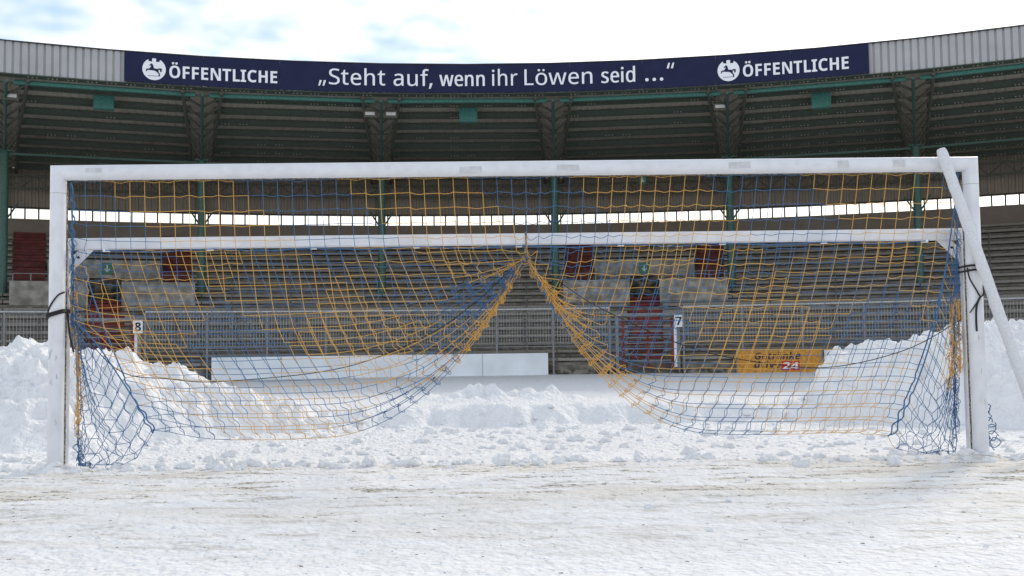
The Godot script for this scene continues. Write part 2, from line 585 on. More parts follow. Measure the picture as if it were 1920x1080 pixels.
func build_clumps() -> void:
	var kinds := []
	for k in 5:
		kinds.append(clump_mesh(70 + k))
	var told := {}
	# loose lumps along the goal line, then rows of them nearer the bank
	var spots := [[-3.1, 8.69, 0.075], [-2.9, 8.8, 0.05], [-2.7, 8.74, 0.06], [-2.4, 8.6, 0.085], [-2.08, 8.72, 0.085], [-1.85, 8.7, 0.06], [-1.7, 8.66, 0.075], [-1.43, 8.85, 0.045], [-1.16, 8.6, 0.10], [-0.8, 8.62, 0.06], [-0.46, 8.64, 0.06], [-0.36, 8.7, 0.045], [-0.08, 8.6, 0.075], [0.1, 8.7, 0.055], [0.2, 8.58, 0.08], [0.42, 8.72, 0.075], [0.56, 8.6, 0.05], [0.84, 8.6, 0.06], [1.02, 8.75, 0.05], [1.5, 8.8, 0.05], [2.1, 8.7, 0.055], [2.5, 8.75, 0.045], [3.0, 8.6, 0.04], [-0.9, 10.7, 0.12], [-0.55, 10.5, 0.09], [-0.1, 10.6, 0.10], [0.05, 10.4, 0.075], [0.33, 10.7, 0.10], [0.62, 10.8, 0.13], [0.9, 10.6, 0.09], [-0.35, 11.3, 0.08], [0.7, 12.4, 0.12], [-1.6, 10.4, 0.07], [-2.3, 10.6, 0.09], [1.5, 11.0, 0.06], [-1.1, 9.6, 0.06], [2.3, 10.9, 0.07], [-4.6, 9.6, 0.11], [-4.2, 9.3, 0.09], [-3.4, 9.5, 0.07], [4.6, 10.2, 0.09], [5.0, 10.5, 0.08], [0.78, 6.25, 0.04], [1.28, 6.45, 0.022], [-0.9, 7.9, 0.03]]
	for q in spots:
		var o := obj("snow_clump", kinds[rng.randi() % 5], M.soft_snow)
		var r: float = q[2] * (0.75 if q[1] < 9.0 else 0.62)
		o.position = Vector3(q[0], ground_y(q[0], q[1]) + r * (0.15 if q[1] < 9.0 else 0.0), -q[1])
		o.rotation.y = rng.randf() * TAU
		o.scale = Vector3(r * rng.randf_range(0.9, 1.35), r * (rng.randf_range(0.75, 1.2) if q[1] < 9.0 else rng.randf_range(0.5, 0.9)), r)
		var size := "large" if r > 0.06 else ("middling" if r > 0.043 else "small")
		var row := "on the goal line" if q[1] > 8.2 and q[1] < 9.2 else ("behind the goal" if q[1] > 9.0 else "in front of the goal")
		var spot := "beside the left post"
		for z in [[-3.3, "right of the left post's net pouch"], [-2.75, "below the left swag's corner"], [-2.2, "below the left swag's lowest part"], [-1.75, "left of the left swag's middle"], [-1.25, "below the left swag's middle"], [-0.7, "below the white board's end"], [-0.3, "left of the gathered middle"], [0.0, "below the gathered middle"], [0.3, "right of the gathered middle"], [0.7, "well right of the gathered middle"], [1.2, "below the right swag's left edge"], [2.2, "below the right swag's lowest part"], [3.2, "near the right post"]]:
			if q[0] > z[0]:
				spot = z[1]
		var text := "%s snow lump %s, %s" % [size, row, spot]
		var nth: int = told.get(text, 0)
		told[text] = nth + 1
		tag(o, text + ["", ", second one", ", third one", ", fourth one"][mini(nth, 3)], "snow lump", "loose snow lumps")
	var mm := MultiMesh.new()
	mm.transform_format = MultiMesh.TRANSFORM_3D
	mm.mesh = kinds[2]
	mm.instance_count = 2000
	for i in 2000:
		var d := 0.0
		var r := pow(rng.randf(), 5.0) * 0.05 + 0.007
		var t := rng.randf()
		if t < 0.25:
			d = 8.65 + rng.randfn() * 0.14
		elif t < 0.9:
			d = rng.randf_range(8.9, 13.2)
		else:
			d = rng.randf_range(4.6, 8.4)
			r = 0.003 + pow(rng.randf(), 3.0) * 0.012
		var x := rng.randf_range(-0.56, 0.56) * d
		var b := Basis(Vector3.UP, rng.randf() * TAU).scaled(Vector3(r * rng.randf_range(0.8, 1.5), r * rng.randf_range(0.7, 1.3), r))
		mm.set_instance_transform(i, Transform3D(b, Vector3(x, ground_y(x, d) + r * 0.1, -d)))
	var mi := MultiMeshInstance3D.new()
	mi.multimesh = mm
	mi.material_override = M.snow
	mi.name = "snow_crumbs"
	add_child(mi)
	mi.set_meta("kind", "stuff")
	tag(mi, "small white snow crumbs strewn over the trodden pitch", "snow crumbs")

# ------------------------------------------------------------------ grandstand
const K0 := -4
const K1 := 4
const ROWS := 19
const R0 := 36.05
const Y0 := 0.222
const RUN := 0.55
const RISE := 0.278
const VOM := [-20.93, 7.10]

func phi(k: float) -> float:
	return BAY0 + BAY * k

func roof_y(r: float) -> float:
	return 9.46 - (r - 34.6) * 0.066

func cut(iv: Array, a: float, b: float) -> Array:
	var out := []
	for q in iv:
		if b <= q.x or a >= q.y:
			out.append(q)
		else:
			if a > q.x:
				out.append(Vector2(q.x, a))
			if b < q.y:
				out.append(Vector2(b, q.y))
	return out

func prof(r0: float, r1: float, y0: float, y1: float) -> PackedVector2Array:
	return PackedVector2Array([Vector2(r0, y0), Vector2(r0, y1), Vector2(r1, y1), Vector2(r1, y0)])

func corrugated(m: MB, f0: float, f1: float, pitch: float, depth: float, a: Vector2, b: Vector2, out: Vector2, groove := false) -> void:
	# trapezoid ribs running from profile point a to b (radius, height); out is the direction of the ribs' depth in (R, y)
	var n := int(round(deg_to_rad(f1 - f0) * (a.x + b.x) * 0.5 / pitch))
	var marks := []
	for i in n:
		for q in ([[0.0, 0.0], [0.70, 0.0], [0.74, -1.0], [0.96, -1.0]] if groove else [[0.0, 0.0], [0.5, 0.0], [0.58, 1.0], [0.92, 1.0]]):
			marks.append(Vector2(lerpf(f0, f1, (i + q[0]) / n), q[1]))
	marks.append(Vector2(f1, 0.0))
	for i in marks.size() - 1:
		var p: Vector2 = marks[i]
		var q: Vector2 = marks[i + 1]
		var pa := a + out * depth * p.y
		var pb := b + out * depth * p.y
		var qa := a + out * depth * q.y
		var qb := b + out * depth * q.y
		m.quad(P(pa.x, p.x, pa.y), P(qa.x, q.x, qa.y), P(qb.x, q.x, qb.y), P(pb.x, p.x, pb.y))

func build_stand() -> void:
	var st := thing("grandstand", "long curved roofed grandstand with green columns and concrete terraces", "grandstand")
	var fa := phi(K0)
	var fb := phi(K1)
	# terraces: each step a ring of its own, bench planks by row and bay
	for r in ROWS:
		var ra := R0 + r * RUN
		var y := Y0 + (r + 1) * RISE
		var iv := [Vector2(fa, fb)]
		for c in VOM:
			if ra > 40.0 and ra < 42.9:
				iv = cut(iv, c - 0.79, c + 0.79)
			elif r == 0:
				iv = cut(iv, c - 1.75, c + 1.9)
		var m: MB
		for q in iv:
			m = MB.new()
			m.ring(prof(ra, ra + RUN + 0.02, -0.2 if r < 3 else y - RISE - 0.3, y - 0.004), q.x, q.y, maxi(2, int((q.y - q.x) / 2.4)))
			obj("terrace_step", m, M.riser, st)
			m = MB.new()
			m.ring(prof(ra - 0.012, ra + 0.10, y - 0.075, y), q.x, q.y, maxi(2, int((q.y - q.x) / 2.4)))
			obj("step_edge", m, M.step_edge, st)
		for c in VOM:
			if ra < 40.2:
				iv = cut(iv, c - 0.95, c + 0.95)
			elif ra > 40.3:
				iv = cut(iv, c - 4.25, c - 2.7)
				iv = cut(iv, c + 2.7, c + 4.2)
				if ra < 43.5:
					iv = cut(iv, c - 2.7, c + 2.7)
		for k in range(K0, K1):
			for q in iv:
				var a := maxf(q.x, phi(k) + 0.03)
				var b := minf(q.y, phi(k + 1) - 0.03)
				if b - a < 0.3:
					continue
				m = MB.new()
				m.ring(prof(ra + 0.02, ra + 0.30, y + 0.06, y + 0.15), a, b, maxi(1, int((b - a) / 2.4)))
				obj("bench_plank", m, M.plank, st)
	# base wall
	var ivs := [Vector2(fa, fb)]
	for c in VOM:
		ivs = cut(ivs, c - 1.75, c + 1.9)
	for q in ivs:
		var bw := MB.new()
		bw.ring(prof(35.99, 36.03, -0.2, 0.25), q.x, q.y, maxi(1, int((q.y - q.x) / 2.4)))
		obj("base_wall", bw, M.concrete_stained, st)
	# entrances through the terraces with parapets, lintel and red stairs
	for c in VOM:
		for s in [-1, 1]:
			var m := MB.new()
			var a: float = c + s * 0.79
			var b: float = c + s * 4.35
			m.ring(prof(40.45, 40.62, 2.2, 3.56), minf(a, b), maxf(a, b), 3)
			obj("parapet", m, M.concrete, st)
			m = MB.new()
			m.ring(prof(40.62, 43.2, 2.0, 3.50), minf(c + s * 0.79, c + s * 0.95), maxf(c + s * 0.79, c + s * 0.95), 1)
			obj("entrance_wall", m, M.concrete, st)
			m = MB.new()
			for i in 22:
				var r := 40.8 + i * 0.275
				var y := Y0 + RISE * (r - R0) / RUN + RISE + 0.01
				m.ring(prof(r, r + 0.33, y - 0.03, y + 0.07), c + (2.75 if s > 0 else -4.2), c + (4.15 if s > 0 else -2.75), 1)
			obj("red_stair", m, M.red_dull, st)
			# rail on the parapet
			m = MB.new()
			for i in 5:
				var f := lerpf(c + s * 1.0, c + s * 4.2, i / 4.0)
				m.tube(PackedVector3Array([P(40.55, f, 3.5), P(40.55, f, 3.82)]), 0.022, 6)
			m.tube(PackedVector3Array([P(40.55, c + s * 1.0, 3.82), P(40.55, c + s * 2.6, 3.82), P(40.55, c + s * 4.2, 3.82)]), 0.022, 6)
			obj("parapet_rail", m, M.galvanised, st)
		var m := MB.new()
		m.ring(prof(42.95, 43.6, 3.86, 4.54), c - 2.65, c + 2.65, 3)
		obj("lintel", m, M.concrete, st)
		m = MB.new()
		for i in 7:
			var r := 40.9 + i * 0.3
			m.ring(prof(r, r + 0.3, 1.6, 2.3), c - 0.79, c + 0.79, 1)
		m.ring(prof(43.1, 43.2, 2.2, 3.9), c - 0.79, c + 0.79, 1)
		obj("entrance_floor", m, M.concrete_stained, st)
		m = MB.new()
		for i in 17:
			var r := 36.55 + i * 0.275
			var y := Y0 + RISE * (r - R0) / RUN + 0.16
			var hw := 0.93 if r < 40.3 else 0.77
			m.ring(prof(r, r + 0.33, y - 0.04, y + 0.05), c - hw, c + hw, 1)
		obj("red_stair", m, M.red_paint, st)
	# back wall: concrete strip, window band, sheeting
	var shared_pane := {}
	for k in range(K0, K1):
		var a := phi(k)
		var b := phi(k + 1)
		var mid := (a + b) * 0.5
		var m := MB.new()
		m.ring(prof(47.0, 47.75, 4.8, 6.49), a, b, 2, false)
		obj("sill_wall", m, M.sill_wall, st)
		m = MB.new()
		corrugated(m, a, b, 0.26, 0.05, Vector2(47.55, 7.0), Vector2(47.55, 8.62), Vector2(-1, 0))
		m.ring(prof(47.6, 47.66, 7.0, 8.62), a, b, 2, false)
		obj("wall_sheet", m, M.wall_sheet, st)
		var w := part("window_band", st)
		m = MB.new()
		for y in [6.49, 7.0]:
			m.ring(prof(47.45, 47.62, y - 0.03, y + 0.03), a, b, 2, false)
		obj("frame", m, M.dark_steel, w)
		var n := 14
		for i in n + 1:
			var f := lerpf(a + 0.32, b - 0.32, float(i) / n)
			if i < n:
				m = MB.new()
				var f2 := lerpf(a + 0.32, b - 0.32, float(i + 1) / n)
				m.quad(P(47.55, f, 6.52), P(47.55, f2, 6.52), P(47.55, f2, 6.97), P(47.55, f, 6.97))
				obj("pane", m, M.glass, w)
			m = MB.new()
			m.box(P(47.53, f, 6.745), Vector3(0.06, 0.45, 0.06), facing(f))
			obj("mullion", m, M.dark_steel, w)
		# lattice girder under the rear of the roof
		var gd := part("lattice_girder", st)
		for y in [7.72, 8.22]:
			m = MB.new()
			m.beam(P(46.9, a + 0.1, y), P(46.9, b - 0.1, y), 0.09, 0.09)
			obj("chord", m, M.truss, gd)
		var lat := 14
		for i in lat:
			m = MB.new()
			var pa := P(46.9, a + 0.1, 0).lerp(P(46.9, b - 0.1, 0), float(i) / lat)
			var pb := P(46.9, a + 0.1, 0).lerp(P(46.9, b - 0.1, 0), float(i + 1) / lat)
			m.beam(pa + Vector3(0, 7.74 if i % 2 else 8.2, 0), pb + Vector3(0, 8.2 if i % 2 else 7.74, 0), 0.05, 0.05)
			obj("brace", m, M.truss, gd)
		# roof sheet with ribs running front to back
		m = MB.new()
		corrugated(m, a, b, 0.28, 0.014, Vector2(34.68, roof_y(34.68) + 0.06), Vector2(47.9, roof_y(47.9) + 0.06), Vector2(0, 1))
		m.ring(PackedVector2Array([Vector2(34.68, roof_y(34.68) + 0.12), Vector2(34.68, roof_y(34.68) + 0.15), Vector2(48.0, roof_y(48.0) + 0.15), Vector2(48.0, roof_y(48.0) + 0.12)]), a, b, 2, false)
		obj("roof_sheet", m, M.roof_sheet, st)
		# purlins, straight from truss to truss
		for i in 9:
			var r := 35.9 + i * 1.36
			m = MB.new()
			var y := roof_y(r) - 0.07
			var pa := P(r, a + 0.6, y)
			var pb := P(r, b - 0.6, y)
			m.beam(pa, pb, 0.07, 0.2)
			m.beam(pa + Vector3(0, -0.105, 0), pb + Vector3(0, -0.105, 0), 0.13, 0.02)
			obj("purlin", m, M.purlin, st)
		# front edge: twin teal tubes and a brown trim below the fascia
		m = MB.new()
		m.beam(P(35.15, a + 0.35, 9.21), P(35.15, b - 0.35, 9.21), 0.13, 0.09)
		m.beam(P(35.2, a + 0.35, 9.285), P(35.2, b - 0.35, 9.285), 0.10, 0.05)
		obj("front_tube", m, M.teal_steel, st)
		m = MB.new()
		m.beam(P(41.5, a + 0.2, 8.14), P(41.5, b - 0.2, 8.14), 0.07, 0.07)
		obj("head_tube", m, M.green_steel, st)
		# fascia
		for h in 2:
			m = MB.new()
			var f0 := lerpf(a, b, h * 0.5)
			var f1 := lerpf(a, b, h * 0.5 + 0.5)
			corrugated(m, f0, f1, 0.21, 0.05, Vector2(34.5, 9.34), Vector2(34.5, 10.29), Vector2(-1, 0), true)
			m.ring(prof(34.57, 34.60, 9.34, 10.29), f0, f1, 2, false)
			obj("fascia_sheet", m, M.fascia_sheet, st)
		m = MB.new()
		m.ring(prof(34.46, 34.62, 10.29, 10.32), a, b, 2, false)
		obj("fascia_cap", m, M.dark_steel, st)
		m = MB.new()
		m.ring(prof(34.5, 34.9, 9.31, 9.34), a, b, 2, false)
		obj("fascia_trim", m, M.purlin, st)
	# bolts along fascia and purlins
	var mm := MultiMesh.new()
	mm.transform_format = MultiMesh.TRANSFORM_3D
	var bm := MB.new()
	bm.box(Vector3.ZERO, Vector3(0.035, 0.03, 0.03))
	mm.mesh = bm.mesh()
	var spots := []
	for k in range(K0, K1):
		for c in range(9):
			var f := phi(k) + 1.0 + c * 0.92
			for t in 3:
				spots.append(P(34.66, f + t * 0.2, 9.30))
			for i in 9:
				var strong := 1.0 if k >= 1 else 0.35
				if rng.randf() > strong * (0.9 if i > 4 or k >= 1 else 0.6):
					continue
				var r := 35.9 + i * 1.36
				var half := deg_to_rad(BAY * 0.5)
				for t in 3:
					var ft := f + t * 0.17
					var rr := r * cos(half) / cos(deg_to_rad(ft - phi(k + 0.5)))
					spots.append(P(rr - 0.09, ft, roof_y(r) - 0.165))
	mm.instance_count = spots.size()
	for i in spots.size():
		mm.set_instance_transform(i, Transform3D(Basis.IDENTITY, spots[i]))
	var mi := MultiMeshInstance3D.new()
	mi.multimesh = mm; mi.material_override = M.bolt; mi.name = "bolts"
	mi.set_meta("kind", "stuff")
	st.add_child(mi)
	# columns and roof trusses
	for k in range(K0, K1 + 1):
		var f := phi(k)
		var m := MB.new()
		m.tube(PackedVector3Array([P(41.5, f, 2.6), P(41.5, f, 8.2)]), 0.15, 14)
		m.box(P(41.5, f, 8.22), Vector3(0.5, 0.05, 0.5), facing(f))
		m.box(P(41.5, f, 3.0), Vector3(0.5, 0.05, 0.5), facing(f))
		for s in [-1, 1]:
			var br := MB.new()
			br.beam(P(47.3, f + s * 0.05, 6.4), P(47.0, f + s * 0.62, 7.1), 0.05, 0.05)
			obj("corner_brace", br, M.green_steel, st)
		obj("column", m, M.green_steel, st)
		m = MB.new()
		m.tube(PackedVector3Array([P(47.2, f, 5.0), P(47.2, f, 8.5)]), 0.13, 10)
		obj("rear_column", m, M.green_steel, st)
		var tr := part("roof_truss", st)
		var lo := func(r: float) -> Vector3: return P(r, f, lerpf(9.15, 8.22, (r - 34.75) / 6.75) if r < 41.5 else lerpf(8.22, 8.3, (r - 41.5) / 6.0))
		var hi := func(r: float, s: int) -> Vector3: return P(r, f, roof_y(r) - 0.2) + facing(f).x * s * lerpf(0.60, 0.42, clampf((r - 35.0) / 6.5, 0, 1))
		m = MB.new()
		m.tube(PackedVector3Array([lo.call(34.75), lo.call(41.5), lo.call(47.3)]), 0.055, 8)
		obj("lower_chord", m, M.green_steel, tr)
		for s in [-1, 1]:
			m = MB.new()
			m.tube(PackedVector3Array([hi.call(34.8, s), hi.call(41.5, s), hi.call(47.4, s)]), 0.06, 8)
			obj("upper_chord", m, M.truss, tr)
			var n := 11
			for i in n:
				var r := 35.3 + i * 1.05
				m = MB.new()
				m.beam(lo.call(r + 0.55), hi.call(r, s), 0.06, 0.06)
				obj("strut", m, M.truss, tr)
		for i in 6:
			m = MB.new()
			m.beam(hi.call(35.2 + i * 2.0, -1), hi.call(35.2 + i * 2.0, 1), 0.05, 0.05)
			obj("cross_bar", m, M.truss, tr)
	# handrails standing on the terraces
	for q in [[-14.75, 3, 13], [-11.75, 3, 11], [-2.6, 6, 12], [0.78, 1, 10], [13.6, 2, 11], [16.9, 4, 13], [24.2, 4, 15], [-28.5, 4, 13]]:
		var m := MB.new()
		var pts := PackedVector3Array()
		for r in range(q[1], q[2], 3):
			var rr: float = R0 + r * RUN + 0.4
			var y := Y0 + (r + 1) * RISE
			m.tube(PackedVector3Array([P(rr, q[0], y), P(rr, q[0], y + 1.0)]), 0.025, 6)
			pts.append(P(rr, q[0], y + 1.0))
		m.tube(pts, 0.025, 6)
		obj("handrail", m, M.galvanised, st)

# ------------------------------------------------------------------ fence, gates
func build_fence() -> void:
	var fe := thing("perimeter_fence", "grey steel fence with mesh panels along the foot of the grandstand", "fence")
	var gaps := [Vector2(-22.35, -19.0), Vector2(5.2, 9.1)]
	var iv := [Vector2(phi(K0), phi(K1))]
	for g in gaps:
		iv = cut(iv, g.x, g.y)
	var bays := 0
	for q in iv:
		var n := int(round((q.y - q.x) / 3.1))
		for i in n:
			var a := lerpf(q.x, q.y, float(i) / n)
			var b := lerpf(q.x, q.y, float(i + 1) / n)
			var m := MB.new()
			m.tube(PackedVector3Array([P(35.94, a, 2.31), P(35.94, b, 2.31)]), 0.032, 8)
			obj("top_rail", m, M.rail, fe)
			for e in [a] + ([b] if i == n - 1 else []):
				m = MB.new()
				m.box(P(35.94, e, 1.13), Vector3(0.055, 2.34, 0.055), facing(e))
				obj("post", m, M.galvanised, fe)
			for h in 2:
				var a2 := lerpf(a, b, h * 0.5) + 0.09
				var b2 := lerpf(a, b, h * 0.5 + 0.5) - 0.09
				var mp := part("mesh_panel", fe)
				m = MB.new()
				var ring := PackedVector3Array()
				var cor := 0.09
				var w := deg_to_rad(b2 - a2) * 36.0
				var base := facing((a2 + b2) * 0.5)
				var o := P(35.94, (a2 + b2) * 0.5, 1.70)
				for e in [Vector3(1, -1, -90), Vector3(1, 1, 0), Vector3(-1, 1, 90), Vector3(-1, -1, 180)]:
					for t in 4:
						var an := deg_to_rad(e.z + t * 30.0)
						ring.append(o + base * Vector3(e.x * (w * 0.5 - cor) + cor * cos(an), e.y * (0.54 - cor) + cor * sin(an), 0))
				ring.append(ring[0])
				m.tube(ring, 0.014, 6, false)
				obj("panel_frame", m, M.galvanised, mp)
				m = MB.new()
				var nv := int(w / 0.088)
				for t in range(1, nv):
					var x := lerpf(-w * 0.5, w * 0.5, float(t) / nv)
					m.beam(o + base * Vector3(x, -0.53, 0), o + base * Vector3(x, 0.53, 0), 0.011, 0.011, base.z)
				for t in range(1, 4):
					var y := lerpf(-0.54, 0.54, t / 4.0)
					m.beam(o + base * Vector3(-w * 0.5, y, 0.008), o + base * Vector3(w * 0.5, y, 0.008), 0.009, 0.009)
				obj("wires", m, M.wire, mp).set_meta("kind", "stuff")
			for y in [1.05]:
				m = MB.new()
				m.tube(PackedVector3Array([P(35.94, a, y), P(35.94, b, y)]), 0.022, 6)
				obj("low_rail", m, M.galvanised, fe)
			bays += 1
	# gates with their number plates
	for i in 2:
		var c: float = [-20.9, 7.2][i]
		var at := P(36.15, c, 0.0)
		var g := thing("entrance_gate", ["red barred gate in a grey frame below the left terrace entrance, partly behind snow", "red barred gate in a grey frame below the right terrace entrance, with black step"][i], "gate", at, -deg_to_rad(c), "red gates at the foot of the stairs")
		var hw := 0.82
		for s in [-1, 1]:
			var m := MB.new()
			m.box(Vector3(s * 1.02, 1.0, 0), Vector3(0.10, 2.1, 0.10))
			obj("gate_post", m, M.galvanised, g)
		var m := MB.new()
		m.box(Vector3(0, 2.08, 0), Vector3(2.4, 0.085, 0.07))
		obj("top_beam", m, M.galvanised, g)
		for s in [-1, 1]:
			m = MB.new()
			m.box(Vector3(s * hw, 1.12, 0), Vector3(0.09, 1.66, 0.06))
			obj("stile", m, M.red_paint, g)
		m = MB.new()
		m.box(Vector3(0.0, 1.12, 0.004), Vector3(0.06, 1.55, 0.05))
		obj("stile", m, M.red_paint, g)
		for t in 9:
			m = MB.new()
			m.box(Vector3(0, 0.34 + t * 0.195, -0.01), Vector3(hw * 2.0 - 0.09, 0.028, 0.03))
			obj("bar", m, M.galvanised if t > 0 and t < 8 else M.red_paint, g)
		m = MB.new()
		m.box(Vector3(0.92, 1.05, 0.03), Vector3(0.09, 1.5, 0.03))
		obj("white_jamb", m, M.board_white, g)
		m = MB.new()
		m.beam(Vector3(-1.0, 0.235, 0.3), Vector3(1.0, 0.235, 0.3), 0.05, 0.05)
		for x in [-0.98, 0.98]:
			m.box(Vector3(x, 0.06, 0.3), Vector3(0.05, 0.29, 0.05))
		obj("step", m, M.dark_steel, g)
		var pf: float = [-19.35, 8.86][i]
		var pl := thing("number_plate", ["white plate with a black eight beside the left red gate", "white plate with a black seven beside the right red gate"][i], "sign", P(35.95, pf, 1.845), -deg_to_rad(pf), "gate number plates")
		m = MB.new()
		m.box(Vector3.ZERO, Vector3(0.29, 0.42, 0.02))
		obj("plate", m, M.board_white, pl)
		text_on(pl, ["8", "7"][i], true, 0.27, Vector3(-0.095, -0.14, 0.012), 0.19, M.black, "digit")

# ------------------------------------------------------------------ lettering
var fonts := {}

func font(bold: bool) -> Font:
	if not fonts.has(bold):
		var f := SystemFont.new()
		f.font_names = PackedStringArray(["Droid Sans"])
		f.font_weight = 700 if bold else 400
		fonts[bold] = f
	return fonts[bold]

func glyph(s: String, bold: bool) -> TextMesh:
	var t := TextMesh.new()
	t.text = s
	t.font = font(bold)
	t.font_size = 64
	t.pixel_size = 0.01
	t.depth = 0.02
	t.curve_step = 2.0
	t.horizontal_alignment = HORIZONTAL_ALIGNMENT_LEFT
	return t

func cap(bold: bool) -> Vector2:   # baseline height and cap height of a glyph mesh
	var b := glyph("H", bold).get_aabb()
	return Vector2(b.position.y, b.size.y)

func text_on(parent: Node3D, s: String, bold: bool, cap_h: float, at: Vector3, width: float, m: Material, called: String, slant := 0.0) -> void:
	# a word as one mesh per letter on a flat board; its ink box starts at x = at.x and is «width» wide
	var k := cap(bold)
	var adv := 0.0
	var list := []
	for ch in s:
		var g := glyph(ch, bold)
		if ch != " ":
			list.append([g, adv])
		adv += font(bold).get_string_size(ch, HORIZONTAL_ALIGNMENT_LEFT, -1, 64).x * 0.01
	var lo := INF
	var hi := -INF
	for q in list:
		var b: AABB = q[0].get_aabb()
		lo = minf(lo, q[1] + b.position.x)
		hi = maxf(hi, q[1] + b.end.x)
	var sy := cap_h / k.y
	var sx := width / (hi - lo)
	for q in list:
		var o := obj(called, q[0], m, parent)
		o.transform = Transform3D(Basis(Vector3(sx, 0, 0), Vector3(slant * sy, sy, 0), Vector3(0, 0, 0.5)), at + Vector3((q[1] - lo) * sx - slant * k.x * sy, -k.x * sy, 0))

func arc_text(parent: Node3D, s: String, bold: bool, cap_h: float, r: float, f0: float, f1: float, base_y: float, m: Material, heavy := 0.0) -> void:
	var k := cap(bold)
	var sy := cap_h / k.y
	var adv := 0.0
	var list := []
	for ch in s:
		var g: Mesh = glyph(ch, bold)
		if heavy > 0.0 and ch != " ":   # a sturdier cut: two layers of the letter a little apart
			var two := SurfaceTool.new()
			two.append_from(g, 0, Transform3D(Basis.IDENTITY, Vector3(-heavy, 0, 0)))
			two.append_from(g, 0, Transform3D(Basis.IDENTITY, Vector3(heavy, 0, 0.003)))
			g = two.commit()
		if ch != " ":
			list.append([g, adv])
		adv += font(bold).get_string_size(ch, HORIZONTAL_ALIGNMENT_LEFT, -1, 64).x * 0.01
	var b0: AABB = list[0][0].get_aabb()
	var b1: AABB = list[-1][0].get_aabb()
	var lo: float = list[0][1] + b0.position.x
	var hi: float = list[-1][1] + b1.end.x
	var sx := deg_to_rad(f1 - f0) * r / (hi - lo)
	for q in list:
		var b: AABB = q[0].get_aabb()
		var cx := b.position.x + b.size.x * 0.5
		var f := f0 + rad_to_deg((q[1] + cx - lo) * sx / r)
		var o := obj("letter", q[0], m, parent)
		var bas := facing(f)
		o.transform = Transform3D(Basis(bas.x * sx, bas.y * sy, bas.z), P(r, f, base_y) - bas.x * cx * sx - bas.y * k.x * sy)

func build_banner() -> void:
	var ba := thing("fascia_banner", "long dark blue banner with white lettering along the roof edge", "banner")
	var n := 10
	var fa := -20.1
	var fb := 18.9
	for i in n:
		var m := MB.new()
		m.ring(prof(34.40, 34.44, 9.345, 10.262), lerpf(fa, fb, float(i) / n) + (0.02 if i else 0.0), lerpf(fa, fb, float(i + 1) / n), 3)
		obj("panel", m, M.navy, ba)
	var R := 34.385
	arc_text(ba, "ÖFFENTLICHE", true, 0.385, R, -17.90, -12.43, 9.535, M.letter_white)
	arc_text(ba, "ÖFFENTLICHE", true, 0.385, R, 12.53, 17.90, 9.535, M.letter_white)
	arc_text(ba, "„", false, 0.52, R, -10.28, -9.88, 9.60, M.letter_white)
	arc_text(ba, "Steht", false, 0.52, R, -9.72, -6.72, 9.56, M.letter_white)
	arc_text(ba, "auf,", false, 0.52, R, -6.27, -4.17, 9.56, M.letter_white)
	arc_text(ba, "wenn", false, 0.49, R, -3.80, -1.33, 9.56, M.letter_white, 0.008)
	arc_text(ba, "ihr", false, 0.52, R, -0.93, 0.45, 9.565, M.letter_white)
	arc_text(ba, "Löwen", false, 0.52, R, 0.83, 4.52, 9.57, M.letter_white)
	arc_text(ba, "seid", false, 0.49, R, 5.0, 6.83, 9.575, M.letter_white, 0.008)
	arc_text(ba, "...", false, 0.55, R, 7.36, 8.33, 9.58, M.letter_white)
	arc_text(ba, "“", false, 0.52, R, 8.52, 8.93, 9.62, M.letter_white)
	for f in [-18.65, 11.78]:
		var e := part("emblem", ba, Transform3D(facing(f), P(R, f, 9.775)))
		var q := PackedVector2Array()
		for i in 33:
			var a := deg_to_rad(lerpf(60.0, -240.0, i / 32.0))
			q.append(Vector2(cos(a), sin(a)) * 0.345)
		for p in [Vector2(-0.46, 0.70), Vector2(-0.18, 0.66), Vector2(-0.165, 0.97), Vector2(0.165, 0.97), Vector2(0.165, 0.66), Vector2(0.45, 0.68)]:
			q.append(p * 0.345)
		var m := MB.new()
		m.plate(q, Transform3D.IDENTITY, 0.012)
		obj("disc", m, M.letter_white, e)
		q = PackedVector2Array()
		for p in [Vector2(-0.21, 0.52), Vector2(-0.42, 0.33), Vector2(-0.36, 0.27), Vector2(-0.25, 0.31), Vector2(-0.28, 0.2), Vector2(-0.39, 0.04), Vector2(-0.66, -0.01), Vector2(-0.70, -0.24), Vector2(-0.62, -0.25), Vector2(-0.58, -0.10), Vector2(-0.36, -0.11), Vector2(-0.05, -0.13), Vector2(0.12, -0.17), Vector2(0.3, -0.32), Vector2(0.40, -0.44), Vector2(0.36, -0.62), Vector2(0.50, -0.64), Vector2(0.50, -0.42), Vector2(0.38, -0.24), Vector2(0.38, -0.02), Vector2(0.50, -0.05), Vector2(0.52, -0.24), Vector2(0.64, -0.22), Vector2(0.66, 0.08), Vector2(0.46, 0.10), Vector2(0.30, 0.03), Vector2(-0.02, 0.07), Vector2(-0.08, 0.35)]:
			q.append(p * 0.345)
		m = MB.new()
		m.plate(q, Transform3D(Basis.IDENTITY, Vector3(0, 0, 0.014)), 0.006)
		m.box(Vector3(-0.03, -0.215, 0.017), Vector3(0.30, 0.012, 0.006))
		obj("horse", m, M.navy, e)

